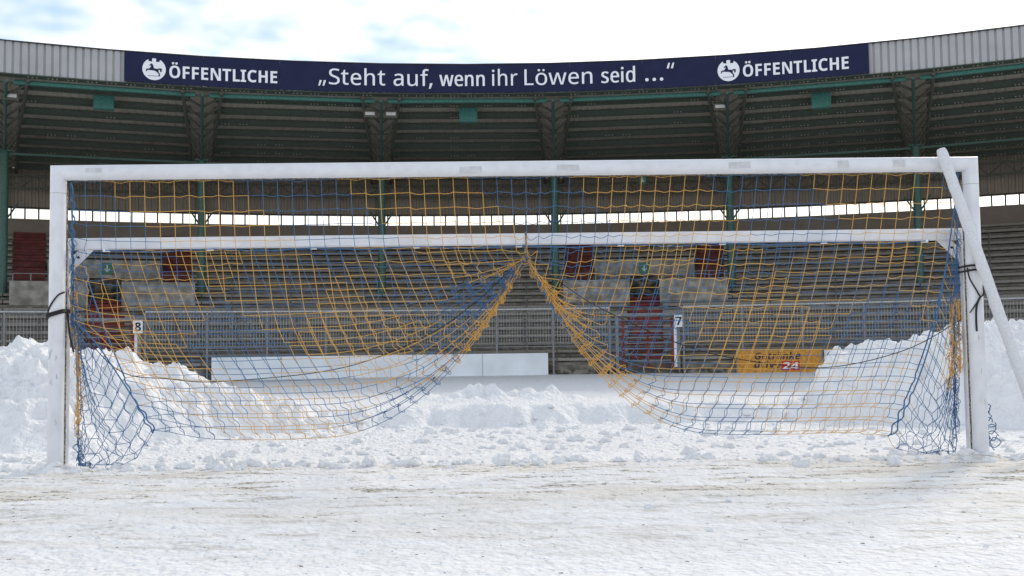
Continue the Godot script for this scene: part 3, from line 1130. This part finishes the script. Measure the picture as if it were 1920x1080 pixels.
# ------------------------------------------------------------------ fittings under the roof
func build_fittings() -> void:
	var names := ["left", "middle", "right"]
	for i in 3:
		var f: float = [-21.07, -2.25, 16.48][i]
		var t := thing("speaker_box", ["teal box under the roof edge left of the banner emblem", "teal box under the roof edge below the banner's word wenn", "teal box under the roof edge at the right end of the banner"][i], "box", P(36.6, f, 8.9 if i == 0 else 8.84), -deg_to_rad(f), "teal boxes hanging under the roof")
		var m := MB.new()
		m.box(Vector3(0, 0.26, 0), Vector3(0.62, 0.52, 0.3))
		obj("body", m, M.teal_steel, t)
		m = MB.new()
		m.box(Vector3(0, 0.25, 0.152), Vector3(0.54, 0.44, 0.006))
		obj("grille", m, M.teal_steel, t)
		m = MB.new()
		m.box(Vector3(0, 0.53, 0.0), Vector3(0.44, 0.04, 0.2))
		for x in [-0.2, 0.2]:
			m.box(Vector3(x, 0.6, 0.0), Vector3(0.03, 0.14, 0.05))
		obj("bracket", m, M.green_steel, t)
	var lab := ["floodlight beside the column at the left edge of the photo", "floodlight left of the column under the word Steht", "floodlight right of the column under the word Steht", "floodlight left of the column under the right banner emblem"]
	for i in 4:
		var f: float = [-25.33, -7.55, -6.43, 11.29][i]
		var t := thing("floodlight", "white fronted " + lab[i], "floodlight", P(36.0, f, 8.92), -deg_to_rad(f), "floodlights under the roof edge")
		var m := MB.new()
		m.box(Vector3(0, 0.10, -0.1), Vector3(0.42, 0.24, 0.14), Basis(Vector3.RIGHT, 0.35))
		obj("housing", m, M.truss, t)
		m = MB.new()
		m.box(Vector3(0, 0.095, -0.015), Vector3(0.32, 0.13, 0.02), Basis(Vector3.RIGHT, -0.15))
		obj("front_glass", m, M.lamp_white, t)
		m = MB.new()
		for x in [-0.19, 0.19]:
			m.beam(Vector3(x, 0.1, -0.08), Vector3(x * 0.8, 0.36, -0.2), 0.025, 0.025)
		obj("bracket", m, M.truss, t)
	# exit signs: two on the lintels, two hanging from the roof
	for i in 4:
		var f: float = [-20.83, 7.1, -21.03, 7.12][i]
		var hang := i > 1
		var t := thing("exit_sign", ["green sign with white arrow on the left concrete lintel", "green sign with white arrow on the right concrete lintel", "small green arrow sign hanging from the roof above the left post corner", "small green arrow sign hanging from the roof behind the crossbar"][i], "sign", P(42.93, f, 4.0 if i == 0 else 3.94) if not hang else P(42.0, f, 7.6 if i == 2 else 7.42), -deg_to_rad(f), "green arrow signs")
		var k := 0.62 if hang else 1.0
		var m := MB.new()
		m.box(Vector3(0, 0.22 * k, 0), Vector3(0.42 * k, 0.44 * k, 0.03))
		obj("panel", m, M.sign_green, t)
		m = MB.new()
		var q := PackedVector2Array([Vector2(-0.025, 0.13), Vector2(-0.025, -0.04), Vector2(-0.10, 0.0), Vector2(-0.10, -0.045), Vector2(0, -0.14), Vector2(0.10, -0.045), Vector2(0.10, 0.0), Vector2(0.025, -0.04), Vector2(0.025, 0.13)])
		for j in q.size():
			q[j] = q[j] * k + Vector2(0, 0.22 * k)
		m.plate(q, Transform3D(Basis.IDENTITY, Vector3(0, 0, 0.017)), 0.006)
		obj("arrow", m, M.sign_white, t)
		if hang:
			m = MB.new()
			for x in [-0.12, 0.12]:
				m.box(Vector3(x, 0.66, 0), Vector3(0.015, 0.78, 0.015))
			m.box(Vector3(0, 0.44, 0), Vector3(0.42, 0.03, 0.06))
			obj("hanger", m, M.green_steel, t)

# ------------------------------------------------------------------ boards along the fence
func build_boards() -> void:
	var t := thing("blank_board", "long blank white board standing against the fence left of centre", "board")
	var n := 5
	for i in n:
		var m := MB.new()
		m.ring(prof(35.84, 35.87, -0.05, 0.83), lerpf(-15.75, 1.88, float(i) / n) + (0.02 if i else 0.0), lerpf(-15.75, 1.88, float(i + 1) / n), 2)
		obj("panel", m, M.board_white, t)
	for i in 8:
		var f := lerpf(-15.4, 1.6, i / 7.0)
		var m := MB.new()
		m.box(P(35.905, f, 0.4), Vector3(0.05, 0.8, 0.05), facing(f))
		obj("stay", m, M.galvanised, t)
	var f := 13.97
	var o := thing("advertising_board", "orange advertising board with dark blue lettering and red number box", "board", P(35.8, f, 0.0), -deg_to_rad(f))
	var m := MB.new()
	m.box(Vector3(0, 0.455, 0), Vector3(2.66, 0.73, 0.03))
	obj("face", m, M.board_orange, o)
	m = MB.new()
	m.box(Vector3(0, 0.835, 0), Vector3(2.72, 0.03, 0.045))
	m.box(Vector3(-1.345, 0.44, 0), Vector3(0.03, 0.76, 0.045))
	m.box(Vector3(1.345, 0.44, 0), Vector3(0.03, 0.76, 0.045))
	obj("rim", m, M.galvanised, o)
	text_on(o, "Getränke", true, 0.215, Vector3(-0.78, 0.53, 0.016), 1.44, M.ink_blue, "letter", 0.18)
	text_on(o, "drive", true, 0.205, Vector3(-0.80, 0.26, 0.016), 0.84, M.ink_blue, "letter", 0.18)
	m = MB.new()
	m.box(Vector3(0.36, 0.315, 0.018), Vector3(0.58, 0.30, 0.012))
	obj("number_box", m, M.ink_red, o)
	text_on(o, "24", true, 0.22, Vector3(0.11, 0.205, 0.025), 0.5, M.letter_white, "digit", 0.1)
	f = 18.4
	o = thing("advertising_board", "pale board with black mark half buried in the right snow heap", "board", P(35.8, f, 0.0), -deg_to_rad(f))
	m = MB.new()
	m.box(Vector3(0, 0.45, 0), Vector3(2.7, 0.74, 0.03))
	obj("face", m, M.board_white, o)
	m = MB.new()
	for i in 9:
		var a := deg_to_rad(60 + i * 22.0)
		var b := deg_to_rad(60 + (i + 1) * 22.0)
		m.beam(Vector3(-1.08 + 0.16 * cos(a), 0.60 + 0.15 * sin(a), 0.017), Vector3(-1.08 + 0.16 * cos(b), 0.60 + 0.15 * sin(b), 0.017), 0.07, 0.01, Vector3(0, 0, 1))
	obj("round_mark", m, M.black, o)

# ------------------------------------------------------------------ goal
const GOAL_AT := Vector3(0.066, 0, -8.635)
const GOAL_TURN := 0.022

func rounded(w: float, h: float, r: float, seg := 4) -> PackedVector2Array:
	var q := PackedVector2Array()
	for e in [Vector3(1, -1, -90), Vector3(1, 1, 0), Vector3(-1, 1, 90), Vector3(-1, -1, 180)]:
		for t in seg + 1:
			var an := deg_to_rad(e.z + t * 90.0 / seg)
			q.append(Vector2(e.x * (w * 0.5 - r) + r * cos(an), e.y * (h * 0.5 - r) + r * sin(an)))
	return q

func bar(m: MB, q: PackedVector2Array, a: Vector3, b: Vector3, x: Vector3, y: Vector3, cut_a := 0.0, cut_b := 0.0) -> void:
	# smooth extrusion of profile q (in x, y) from a to b; the ends may be mitred: they shift by cut * profile x
	var z := (b - a).normalized()
	var k := m.v.size()
	var n := q.size()
	var flip := x.cross(y).dot(z) < 0.0
	for e in 2:
		for i in n:
			var d := (q[(i + 1) % n] - q[(i + n - 1) % n]).normalized()
			var nn := Vector2(d.y, -d.x)
			m.v.append((b if e else a) + x * q[i].x + y * q[i].y + z * q[i].x * (cut_b if e else cut_a))
			m.n.append(x * nn.x + y * nn.y); m.c.append(Color.WHITE)
	for i in n:
		var i2 := (i + 1) % n
		if flip:
			m.ix.append_array([k + i, k + i2, k + n + i, k + i2, k + n + i2, k + n + i])
		else:
			m.ix.append_array([k + i, k + n + i, k + i2, k + i2, k + n + i, k + n + i2])
	for e in 2:
		var c := m.v.size()
		for i in n:
			m.v.append(m.v[k + e * n + i]); m.n.append(z * (1 if e else -1)); m.c.append(Color.WHITE)
		for i in n - 2:
			if (e == 1) != flip:
				m.ix.append_array([c, c + i + 2, c + i + 1])
			else:
				m.ix.append_array([c, c + i + 1, c + i + 2])

func build_goal() -> void:
	var g := thing("football_goal", "white football goal with its rear frame folded up behind the posts", "goal", GOAL_AT, GOAL_TURN)
	var q := rounded(0.12, 0.12, 0.05, 6)
	var top := 2.397
	# mitred corners: the bar's profile x points up, the posts' profile x points outwards
	var m := MB.new()
	bar(m, q, Vector3(-3.72, top, 0), Vector3(3.72, top, 0), Vector3.UP, Vector3(0, 0, 1), -1.0, 1.0)
	obj("crossbar", m, M.goal_white, g)
	for s in [-1, 1]:
		m = MB.new()
		bar(m, q, Vector3(s * 3.72, -0.12, 0), Vector3(s * 3.72, top, 0), Vector3(s, 0, 0), Vector3(0, 0, 1), 0.0, 1.0)
		obj("post", m, M.goal_white, g)
		m = MB.new()
		bar(m, rounded(0.1212, 0.1212, 0.05, 6), Vector3(s * 3.72, 2.225, 0), Vector3(s * 3.72, 2.229, 0), Vector3(s, 0, 0), Vector3(0, 0, 1))
		obj("joint_seam", m, M.goal_seam, g)
		m = MB.new()
		m.box(Vector3(s * 3.6585, 1.08, -0.03), Vector3(0.004, 2.4, 0.022))
		obj("net_groove", m, M.groove, g)
	m = MB.new()
	m.box(Vector3(0, top - 0.0615, -0.035), Vector3(7.2, 0.004, 0.03))
	obj("net_groove", m, M.groove, g)
	# folded-up ground frame
	var fr := part("rear_frame", g)
	m = MB.new()
	bar(m, rounded(0.095, 0.06, 0.014), Vector3(-3.76, 1.838, -0.2), Vector3(3.76, 1.838, -0.2), Vector3.UP, Vector3(0, 0, 1))
	obj("frame_bar", m, M.goal_white, fr)
	for s in [-1, 1]:
		m = MB.new()
		bar(m, rounded(0.06, 0.06, 0.014), Vector3(s * 3.73, 0.0, -0.2), Vector3(s * 3.73, 1.79, -0.2), Vector3(s, 0, 0), Vector3(0, 0, 1))
		obj("frame_side", m, M.goal_white, fr)
		m = MB.new()
		m.plate(PackedVector2Array([Vector2(s * 3.72, 1.70), Vector2(s * 3.62, 1.795), Vector2(s * 3.50, 1.795), Vector2(s * 3.72, 1.575)]), Transform3D(Basis.IDENTITY, Vector3(0, 0, -0.205)), 0.008)
		obj("gusset", m, M.goal_white, fr)
		m = MB.new()
		m.tube(PackedVector3Array([Vector3(s * 3.63, 1.728, -0.2), Vector3(s * 3.63, 1.728, -0.192)]), 0.011, 8)
		obj("bolt", m, M.black, fr)
	for i in 9:
		m = MB.new()
		m.box(Vector3(lerpf(-3.4, 3.4, i / 8.0), 1.783, -0.19), Vector3(0.05, 0.022, 0.03))
		obj("net_clip", m, M.letter_white, fr)
	for i in 9:
		var side := -1.0 if i % 3 else 1.0
		m = MB.new()
		var at := Vector3(side * 3.72 + rng.randf_range(-0.03, 0.03), rng.randf_range(0.15, 1.0), 0.0604)
		var lean := rng.randf_range(-0.5, 0.5)
		for t in 3:
			m.box(at + Vector3(rng.randf_range(-0.008, 0.008), t * 0.012, 0.0), Vector3(0.003, rng.randf_range(0.01, 0.03), 0.0012), Basis(Vector3(0, 0, 1), lean))
		obj("scuff", m, M.goal_seam, g)
	# residue of old tape on the bar's face
	for p in [[-3.42, 2.405, 0.13, 0.035], [-0.39, 2.382, 0.18, 0.05], [0.40, 2.392, 0.18, 0.045], [1.80, 2.398, 0.18, 0.05], [2.65, 2.397, 0.09, 0.06], [3.11, 2.40, 0.10, 0.055]]:
		m = MB.new()
		m.box(Vector3(p[0], p[1], 0.0605), Vector3(p[2], p[3], 0.0016), Basis(Vector3(0, 0, 1), rng.randf_range(-0.03, 0.03)))
		obj("tape_residue", m, M.tape, g)

# ------------------------------------------------------------------ net
func build_net() -> void:
	var root := thing("goal_net", "blue and yellow goal net gathered up to the frame in the middle", "net", GOAL_AT, GOAL_TURN)
	var SIDE := 9
	var MAIN := 62
	var NI := MAIN + 2 * SIDE
	var NJ := 34
	var S := 0.12
	var r := RandomNumberGenerator.new()
	r.seed = 77
	var pos := PackedVector3Array()
	var old := PackedVector3Array()
	var free := PackedFloat32Array()
	pos.resize(NI * NJ); old.resize(NI * NJ); free.resize(NI * NJ)
	var pinch := Vector3(0.055, 1.67, -0.21)
	for a in NI:
		var i := a - SIDE
		for j in NJ:
			var p := Vector3.ZERO
			var w := 1.0
			var t := float(j) / (NJ - 1)
			if i >= 0 and i < MAIN:
				var x := -3.66 + i * S
				var s := j * S
				var yb := 0.12 + 1.2 * exp(-pow((x - 0.05) / 0.9, 2))
				var L := 2.335 - yb
				var L2 := 1.79 - yb
				var u := t * (L + L2)
				p = Vector3(x * (1.0 - 0.14 * sin(PI * t)), 2.335 - u if u < L else yb + (u - L), -0.05 - 0.2 * t - 0.09 * sin(PI * t))
				if j == 0:
					w = 0.0
					p = Vector3(-3.64 + i * 7.28 / (MAIN - 1), 2.335 + r.randf_range(-0.012, 0.004), -0.04)
				elif j == NJ - 1:
					w = 0.0
					p = Vector3(-3.64 + i * 7.28 / (MAIN - 1), 1.785 + r.randf_range(-0.015, 0.004), -0.235)
				elif (i == 30 or i == 31) and j >= 6 and j <= 31:
					w = 0.0
					p = pinch + Vector3((i - 30.5) * 0.03, r.randf_range(-0.035, 0.02), r.randf_range(-0.03, 0.03))
			else:
				var sg := -1.0 if i < 0 else 1.0
				var k := float(-i if i < 0 else i - MAIN + 1)
				var f := k / SIDE
				var y0 := 2.30 - 0.10 * k
				var y1 := 1.74 - 0.09 * k
				var yb := 0.10 if sg < 0 else 0.10 + 0.035 * k
				var u := t * (y0 + y1 - 2.0 * yb)
				p = Vector3(sg * (3.66 - 0.02 * sin(PI * t)), y0 - u if u < y0 - yb else yb + (u - y0 + yb), -0.09 - 0.012 * k - 0.1 * t)
				if j == 0 or j == NJ - 1:
					w = 0.0
				if k >= SIDE:
					w = 0.0
					p.x = sg * (3.645 - 0.012 * r.randf())
					p.y += 0.02 * r.randfn()
				elif sg > 0 and k > 6 and j >= 9 and j <= 14 and (j + int(k)) % 2 == 0:
					w = 0.0   # bunched up and tied to the right post
					p = Vector3(3.64 - r.randf() * 0.06, 1.30 - 0.45 * r.randf(), -0.10 - 0.06 * r.randf())
				elif sg < 0 and k > 4 and j >= 7 and j <= 9:
					w = 0.0
					p = Vector3(-3.635, 1.55 - 0.3 * r.randf(), -0.10)
			if i == 0 and j > 0 and j <= 10:
				w = 0.0
				p = Vector3(-3.635, 2.335 - j * 0.112, -0.08)
			if w > 0.0:
				p += Vector3(r.randfn(), r.randfn(), r.randfn()) * 0.012
			pos[a * NJ + j] = p
			old[a * NJ + j] = p
			free[a * NJ + j] = w
	var ca := PackedInt32Array()
	var cb := PackedInt32Array()
	for a in NI:
		for j in NJ:
			if j + 1 < NJ and free[a * NJ + j] + free[a * NJ + j + 1] > 0:
				ca.append(a * NJ + j); cb.append(a * NJ + j + 1)
			if a + 1 < NI and free[a * NJ + j] + free[a * NJ + NJ + j] > 0:
				ca.append(a * NJ + j); cb.append(a * NJ + NJ + j)
	var n := NI * NJ
	var m := ca.size()
	var S2 := S * S
	for step in 150:
		var damp := 0.96 if step < 110 else 0.85
		for k in n:
			if free[k] > 0.0:
				var p := pos[k]
				var vel := (p - old[k]) * damp
				old[k] = p
				p += vel
				p.y -= 0.0016
				if p.y < 0.035:
					p.y = 0.035
				if p.z < -0.5:
					p.z = -0.5
				elif p.z > -0.035:
					p.z = -0.035
				if p.x > 3.65:
					p.x = 3.65
				elif p.x < -3.65:
					p.x = -3.65
				pos[k] = p
		for it in 7:
			for k0 in m:
				var k := k0 if it % 2 == 0 else m - 1 - k0
				var a := ca[k]
				var b := cb[k]
				var d := pos[b] - pos[a]
				var l2 := d.length_squared()
				if l2 > S2:
					var wa := free[a]
					var wb := free[b]
					d *= (1.0 - S / sqrt(l2)) / (wa + wb)
					pos[a] += d * wa
					pos[b] -= d * wb
	# cord of every mesh side; slack sides hang or curl
	var my := MB.new()
	var mb := MB.new()
	var seam := [MB.new(), MB.new()]
	for a in NI:
		for j in NJ:
			for dir in 2:
				var b := -1
				if dir == 0 and j + 1 < NJ:
					b = a * NJ + j + 1
				elif dir == 1 and a + 1 < NI:
					b = a * NJ + NJ + j
				if b < 0:
					continue
				var p := pos[a * NJ + j]
				var q := pos[b]
				var i := a - SIDE
				if dir == 0 and ((i >= 30 and i <= 31) and j >= 6 and j < 31):
					continue
				var yellow := posmod(i - j - 3, 16) < 8
				if dir == 0:
					yellow = yellow or posmod(i - 1 - j - 3, 16) < 8
				else:
					yellow = yellow or posmod(i - j + 1 - 3, 16) < 8
				if i < 0 or i >= MAIN:   # the bunched sides: yellow against the posts, blue in the loose pouch
					var kk := -i if i < 0 else i - MAIN + 1
					yellow = (kk >= 7 and p.y > 0.3) if i < 0 else (kk >= 2 and kk <= 6 and p.y > 0.62 and p.y < 1.35)
				var l := p.distance_to(q)
				var rest := S
				if dir == 0:
					rest *= 1.0 + 0.075 * exp(-pow((j - 19.0) / 5.0, 2)) * r.randf_range(0.5, 1.2)
				else:
					rest *= 1.0 + 0.02 * r.randf()
				var seg := 1
				var pts := PackedVector3Array([p])
				if l < rest * 0.985:
					seg = 6
					var amp := minf(0.052, 0.42 * sqrt(maxf(rest * rest - l * l, 0.0)))
					var ax := (q - p).normalized() if l > 1e-4 else Vector3.RIGHT
					var down := Vector3(0, -1, 0) + ax * ax.y
					var rnd := Vector3(r.randfn(), r.randfn() * 0.5, r.randfn() * 0.6)
					rnd -= ax * rnd.dot(ax)
					var side := (down * 1.3 + rnd * 0.8)
					side = side.normalized() if side.length() > 0.01 else Vector3.RIGHT
					var wob := r.randf_range(-0.45, 0.45)
					if dir == 0 and l > S * 0.93:   # a nearly taut upright cord bends into a slight S
						side = ax.cross(Vector3(0.3, 0, 1)).normalized()
						wob = 1.6 * signf(p.x)
						amp *= 0.42 * signf(p.x)
					if l < S * 0.6:   # a very slack cord springs into a loop
						seg = 10
						var big := 0.30 * S
						var wide := 0.17 * S + 0.25 * (S * 0.6 - l)
						for t in range(1, seg):
							var u := float(t) / seg
							pts.append(p.lerp(q, u) + side * big * 0.5 * (1.0 - cos(TAU * u)) - ax * wide * sin(TAU * u))
						seg = 0
					for t in range(1, seg):
						var u := float(t) / seg
						pts.append(p.lerp(q, u) + side * amp * (sin(PI * u) + wob * sin(TAU * u)))
				pts.append(q)
				var is_seam := dir == 0 and (i == 0 or i == MAIN - 1)
				if is_seam:
					seam[0 if i == 0 else 1].tube(pts, 0.0062, 5, false)
				else:
					(my if yellow else mb).tube(pts, 0.00245, 4, false)
	obj("yellow_cords", my, M.yellow, root).set_meta("kind", "stuff")
	obj("blue_cords", mb, M.blue, root).set_meta("kind", "stuff")
	for k in 2:
		obj("seam_cord", seam[k], M.blue, root)
	# string that holds the gathered middle up to the frame
	var st := MB.new()
	rope_into(st, [Vector3(0.055, 1.90, -0.16), Vector3(0.06, 1.80, -0.165), Vector3(0.05, 1.74, -0.18), Vector3(0.055, 1.66, -0.2)], 0.006)
	for t in 3:
		var loop := []
		for k in 9:
			var an := TAU * k / 8.0
			loop.append(Vector3(0.055 + 0.028 * cos(an), 1.675 + 0.008 * t + 0.01 * sin(an * 2.0), -0.21 + 0.045 * sin(an)))
		rope_into(st, loop, 0.005)
	obj("tie_string", st, M.groove, root)

func rope_into(m: MB, pts: Array, r: float, sides := 6) -> void:
	var c := Curve3D.new()
	c.bake_interval = 0.03
	for i in pts.size():
		var a: Vector3 = pts[maxi(i - 1, 0)]
		var b: Vector3 = pts[mini(i + 1, pts.size() - 1)]
		var t := (b - a) / 6.0
		c.add_point(pts[i], -t, t)
	m.tube(c.get_baked_points(), r, sides)

func build_ropes() -> void:
	var m := MB.new()
	rope_into(m, [Vector3(-3.655, 1.22, -0.12), Vector3(-3.30, 0.80, -0.2), Vector3(-2.9, 0.72, -0.24), Vector3(-2.45, 0.693, -0.25), Vector3(-1.48, 0.79, -0.25), Vector3(-0.77, 1.05, -0.22), Vector3(-0.33, 1.347, -0.2), Vector3(0.05, 1.665, -0.19), Vector3(0.3, 1.5, -0.19), Vector3(0.69, 1.246, -0.2), Vector3(1.39, 0.927, -0.2), Vector3(2.01, 0.786, -0.2), Vector3(2.59, 0.743, -0.2), Vector3(3.22, 0.88, -0.2), Vector3(3.655, 1.12, -0.13)], 0.004)
	var o := obj("net_rope", m, M.rope_black)
	o.position = GOAL_AT
	o.rotation.y = GOAL_TURN
	tag(o, "thin black rope running post to post through the gathered net", "rope")
	m = MB.new()
	var pts := []
	for i in 17:
		pts.append(Vector3(-3.4 + 6.8 * i / 16.0, 1.783 - (0.02 if i % 2 else 0.0), -0.165))
	rope_into(m, pts, 0.0045)
	o = obj("edge_cord", m, M.blue)
	o.position = GOAL_AT
	o.rotation.y = GOAL_TURN
	tag(o, "dark blue cord running along the underside of the rear frame bar", "cord")
	# strap round the left post
	m = MB.new()
	var sq := func(cx: float, y0: float, y1: float, w: float) -> Array:
		return [Vector3(cx - w, y0, 0.0), Vector3(cx - w * 0.8, y0 + 0.2 * (y1 - y0), w), Vector3(cx, (y0 + y1) * 0.5, w + 0.008), Vector3(cx + w * 0.8, lerpf(y0, y1, 0.8), w), Vector3(cx + w, y1, 0.0), Vector3(cx + w * 0.7, y1, -0.12), Vector3(cx, y1, -0.24), Vector3(cx - w * 0.8, y0, -0.2), Vector3(cx - w, y0, 0.0)]
	rope_into(m, sq.call(-3.72, 1.225, 1.275, 0.066), 0.011)
	rope_into(m, sq.call(-3.72, 1.24, 1.29, 0.066), 0.009)
	rope_into(m, [Vector3(-3.787, 1.25, 0.02), Vector3(-3.75, 1.32, 0.063), Vector3(-3.69, 1.40, 0.068), Vector3(-3.655, 1.43, 0.02)], 0.007)
	rope_into(m, [Vector3(-3.645, 1.29, -0.02), Vector3(-3.63, 1.1, -0.03), Vector3(-3.60, 0.95, -0.04)], 0.008)
	o = obj("post_strap", m, M.rope_black)
	o.position = GOAL_AT
	o.rotation.y = GOAL_TURN
	tag(o, "black strap wound round the left goal post", "strap")
	m = MB.new()
	rope_into(m, sq.call(3.72, 1.555, 1.56, 0.066), 0.009)
	rope_into(m, sq.call(3.72, 1.515, 1.53, 0.066), 0.009)
	rope_into(m, [Vector3(3.652, 1.54, 0.03), Vector3(3.655, 1.45, 0.06), Vector3(3.70, 1.36, 0.07), Vector3(3.735, 1.30, 0.07), Vector3(3.765, 1.33, 0.06), Vector3(3.775, 1.40, 0.04)], 0.006)
	rope_into(m, [Vector3(3.735, 1.30, 0.07), Vector3(3.71, 1.26, 0.072), Vector3(3.695, 1.2, 0.072), Vector3(3.69, 1.1, 0.072), Vector3(3.693, 1.02, 0.07)], 0.008)
	rope_into(m, [Vector3(3.735, 1.30, 0.07), Vector3(3.70, 1.25, 0.07), Vector3(3.65, 1.17, 0.05)], 0.005)
	o = obj("post_rope", m, M.rope_black)
	o.position = GOAL_AT
	o.rotation.y = GOAL_TURN
	tag(o, "black rope knotted round the right goal post with a hanging end", "rope")
	# chain behind the left post
	var ch := thing("chain", "thin steel chain hanging beside the left goal post", "chain", GOAL_AT + Vector3(-3.8, 0, 0.02), GOAL_TURN)
	for i in 24:
		m = MB.new()
		var loop := []
		var up := i % 2 == 0
		for k in 9:
			var an := TAU * k / 8.0
			var x := 0.008 * cos(an)
			loop.append(Vector3(x if up else 0.0, 1.20 - i * 0.0215 + 0.0145 * sin(an), -0.05 + (0.0 if up else x)))
		rope_into(m, loop, 0.0024, 5)
		obj("link", m, M.chain, ch)
	# tail of net lying outside the right post
	m = MB.new()
	var r := RandomNumberGenerator.new()
	r.seed = 9
	for i in 7:
		var y := 0.44 - i * 0.055
		var x := 3.80 + 0.012 * i
		var loop := []
		for k in 9:
			var an := TAU * k / 8.0
			loop.append(Vector3(x + (0.018 + 0.005 * i) * cos(an), y + 0.04 * sin(an), -0.07 + 0.02 * r.randfn()))
		rope_into(m, loop, 0.004, 5)
	rope_into(m, [Vector3(3.79, 0.5, -0.07), Vector3(3.80, 0.3, -0.06), Vector3(3.83, 0.1, -0.06), Vector3(3.86, 0.05, -0.06)], 0.004, 5)
	o = obj("net_scrap", m, M.blue)
	o.position = GOAL_AT
	o.rotation.y = GOAL_TURN
	tag(o, "dark loose loops of net hanging outside the right goal post", "net scrap")

func build_pole() -> void:
	var a := Vector3(3.43, 2.505, 0.125)
	var b := Vector3(4.21, -0.03, 0.17)
	var t := thing("leaning_pole", "rime covered white pole leaning on the crossbar by the right post", "pole", GOAL_AT, GOAL_TURN)
	var f := FastNoiseLite.new()
	f.seed = 3
	f.frequency = 9.0
	f.fractal_octaves = 3
	var m := MB.new()
	var axis := (b - a).normalized()
	var x := axis.cross(Vector3(0, 0, 1)).normalized()
	var y := axis.cross(x)
	var seg := 150
	var sides := 20
	for i in seg + 1:
		var u := float(i) / seg
		for s in sides:
			var an := TAU * s / sides
			var o := x * cos(an) + y * sin(an)
			var p := a.lerp(b, u)
			var rr := 0.043 + 0.0018 * f.get_noise_3dv(p + o * 0.05)
			# crust of rime in bumps along the left side
			rr += maxf(0.0, o.dot(-x if x.x > 0 else x)) * maxf(0.0, f.get_noise_1d(u * 1.6 + 2.0) + 0.05) * 0.013
			rr *= 1.0 if i > 2 else [0.72, 0.9, 0.97][i]
			m.v.append(p + o * rr); m.n.append(o); m.c.append(Color.WHITE)
	for i in seg:
		for s in sides:
			var k := i * sides + s
			var k2 := i * sides + (s + 1) % sides
			m.ix.append_array([k, k + sides, k2, k2, k + sides, k2 + sides])
	var top := m.v.size()
	m.v.append(a - axis * 0.006); m.n.append(-axis); m.c.append(Color.WHITE)
	for s in sides:
		m.ix.append_array([top, s, (s + 1) % sides])
	obj("shaft", m, M.rime, t)
	m = MB.new()
	m.tube(PackedVector3Array([b - axis * 0.05, b + axis * 0.06]), 0.05, 12)
	obj("foot", m, M.rime, t)
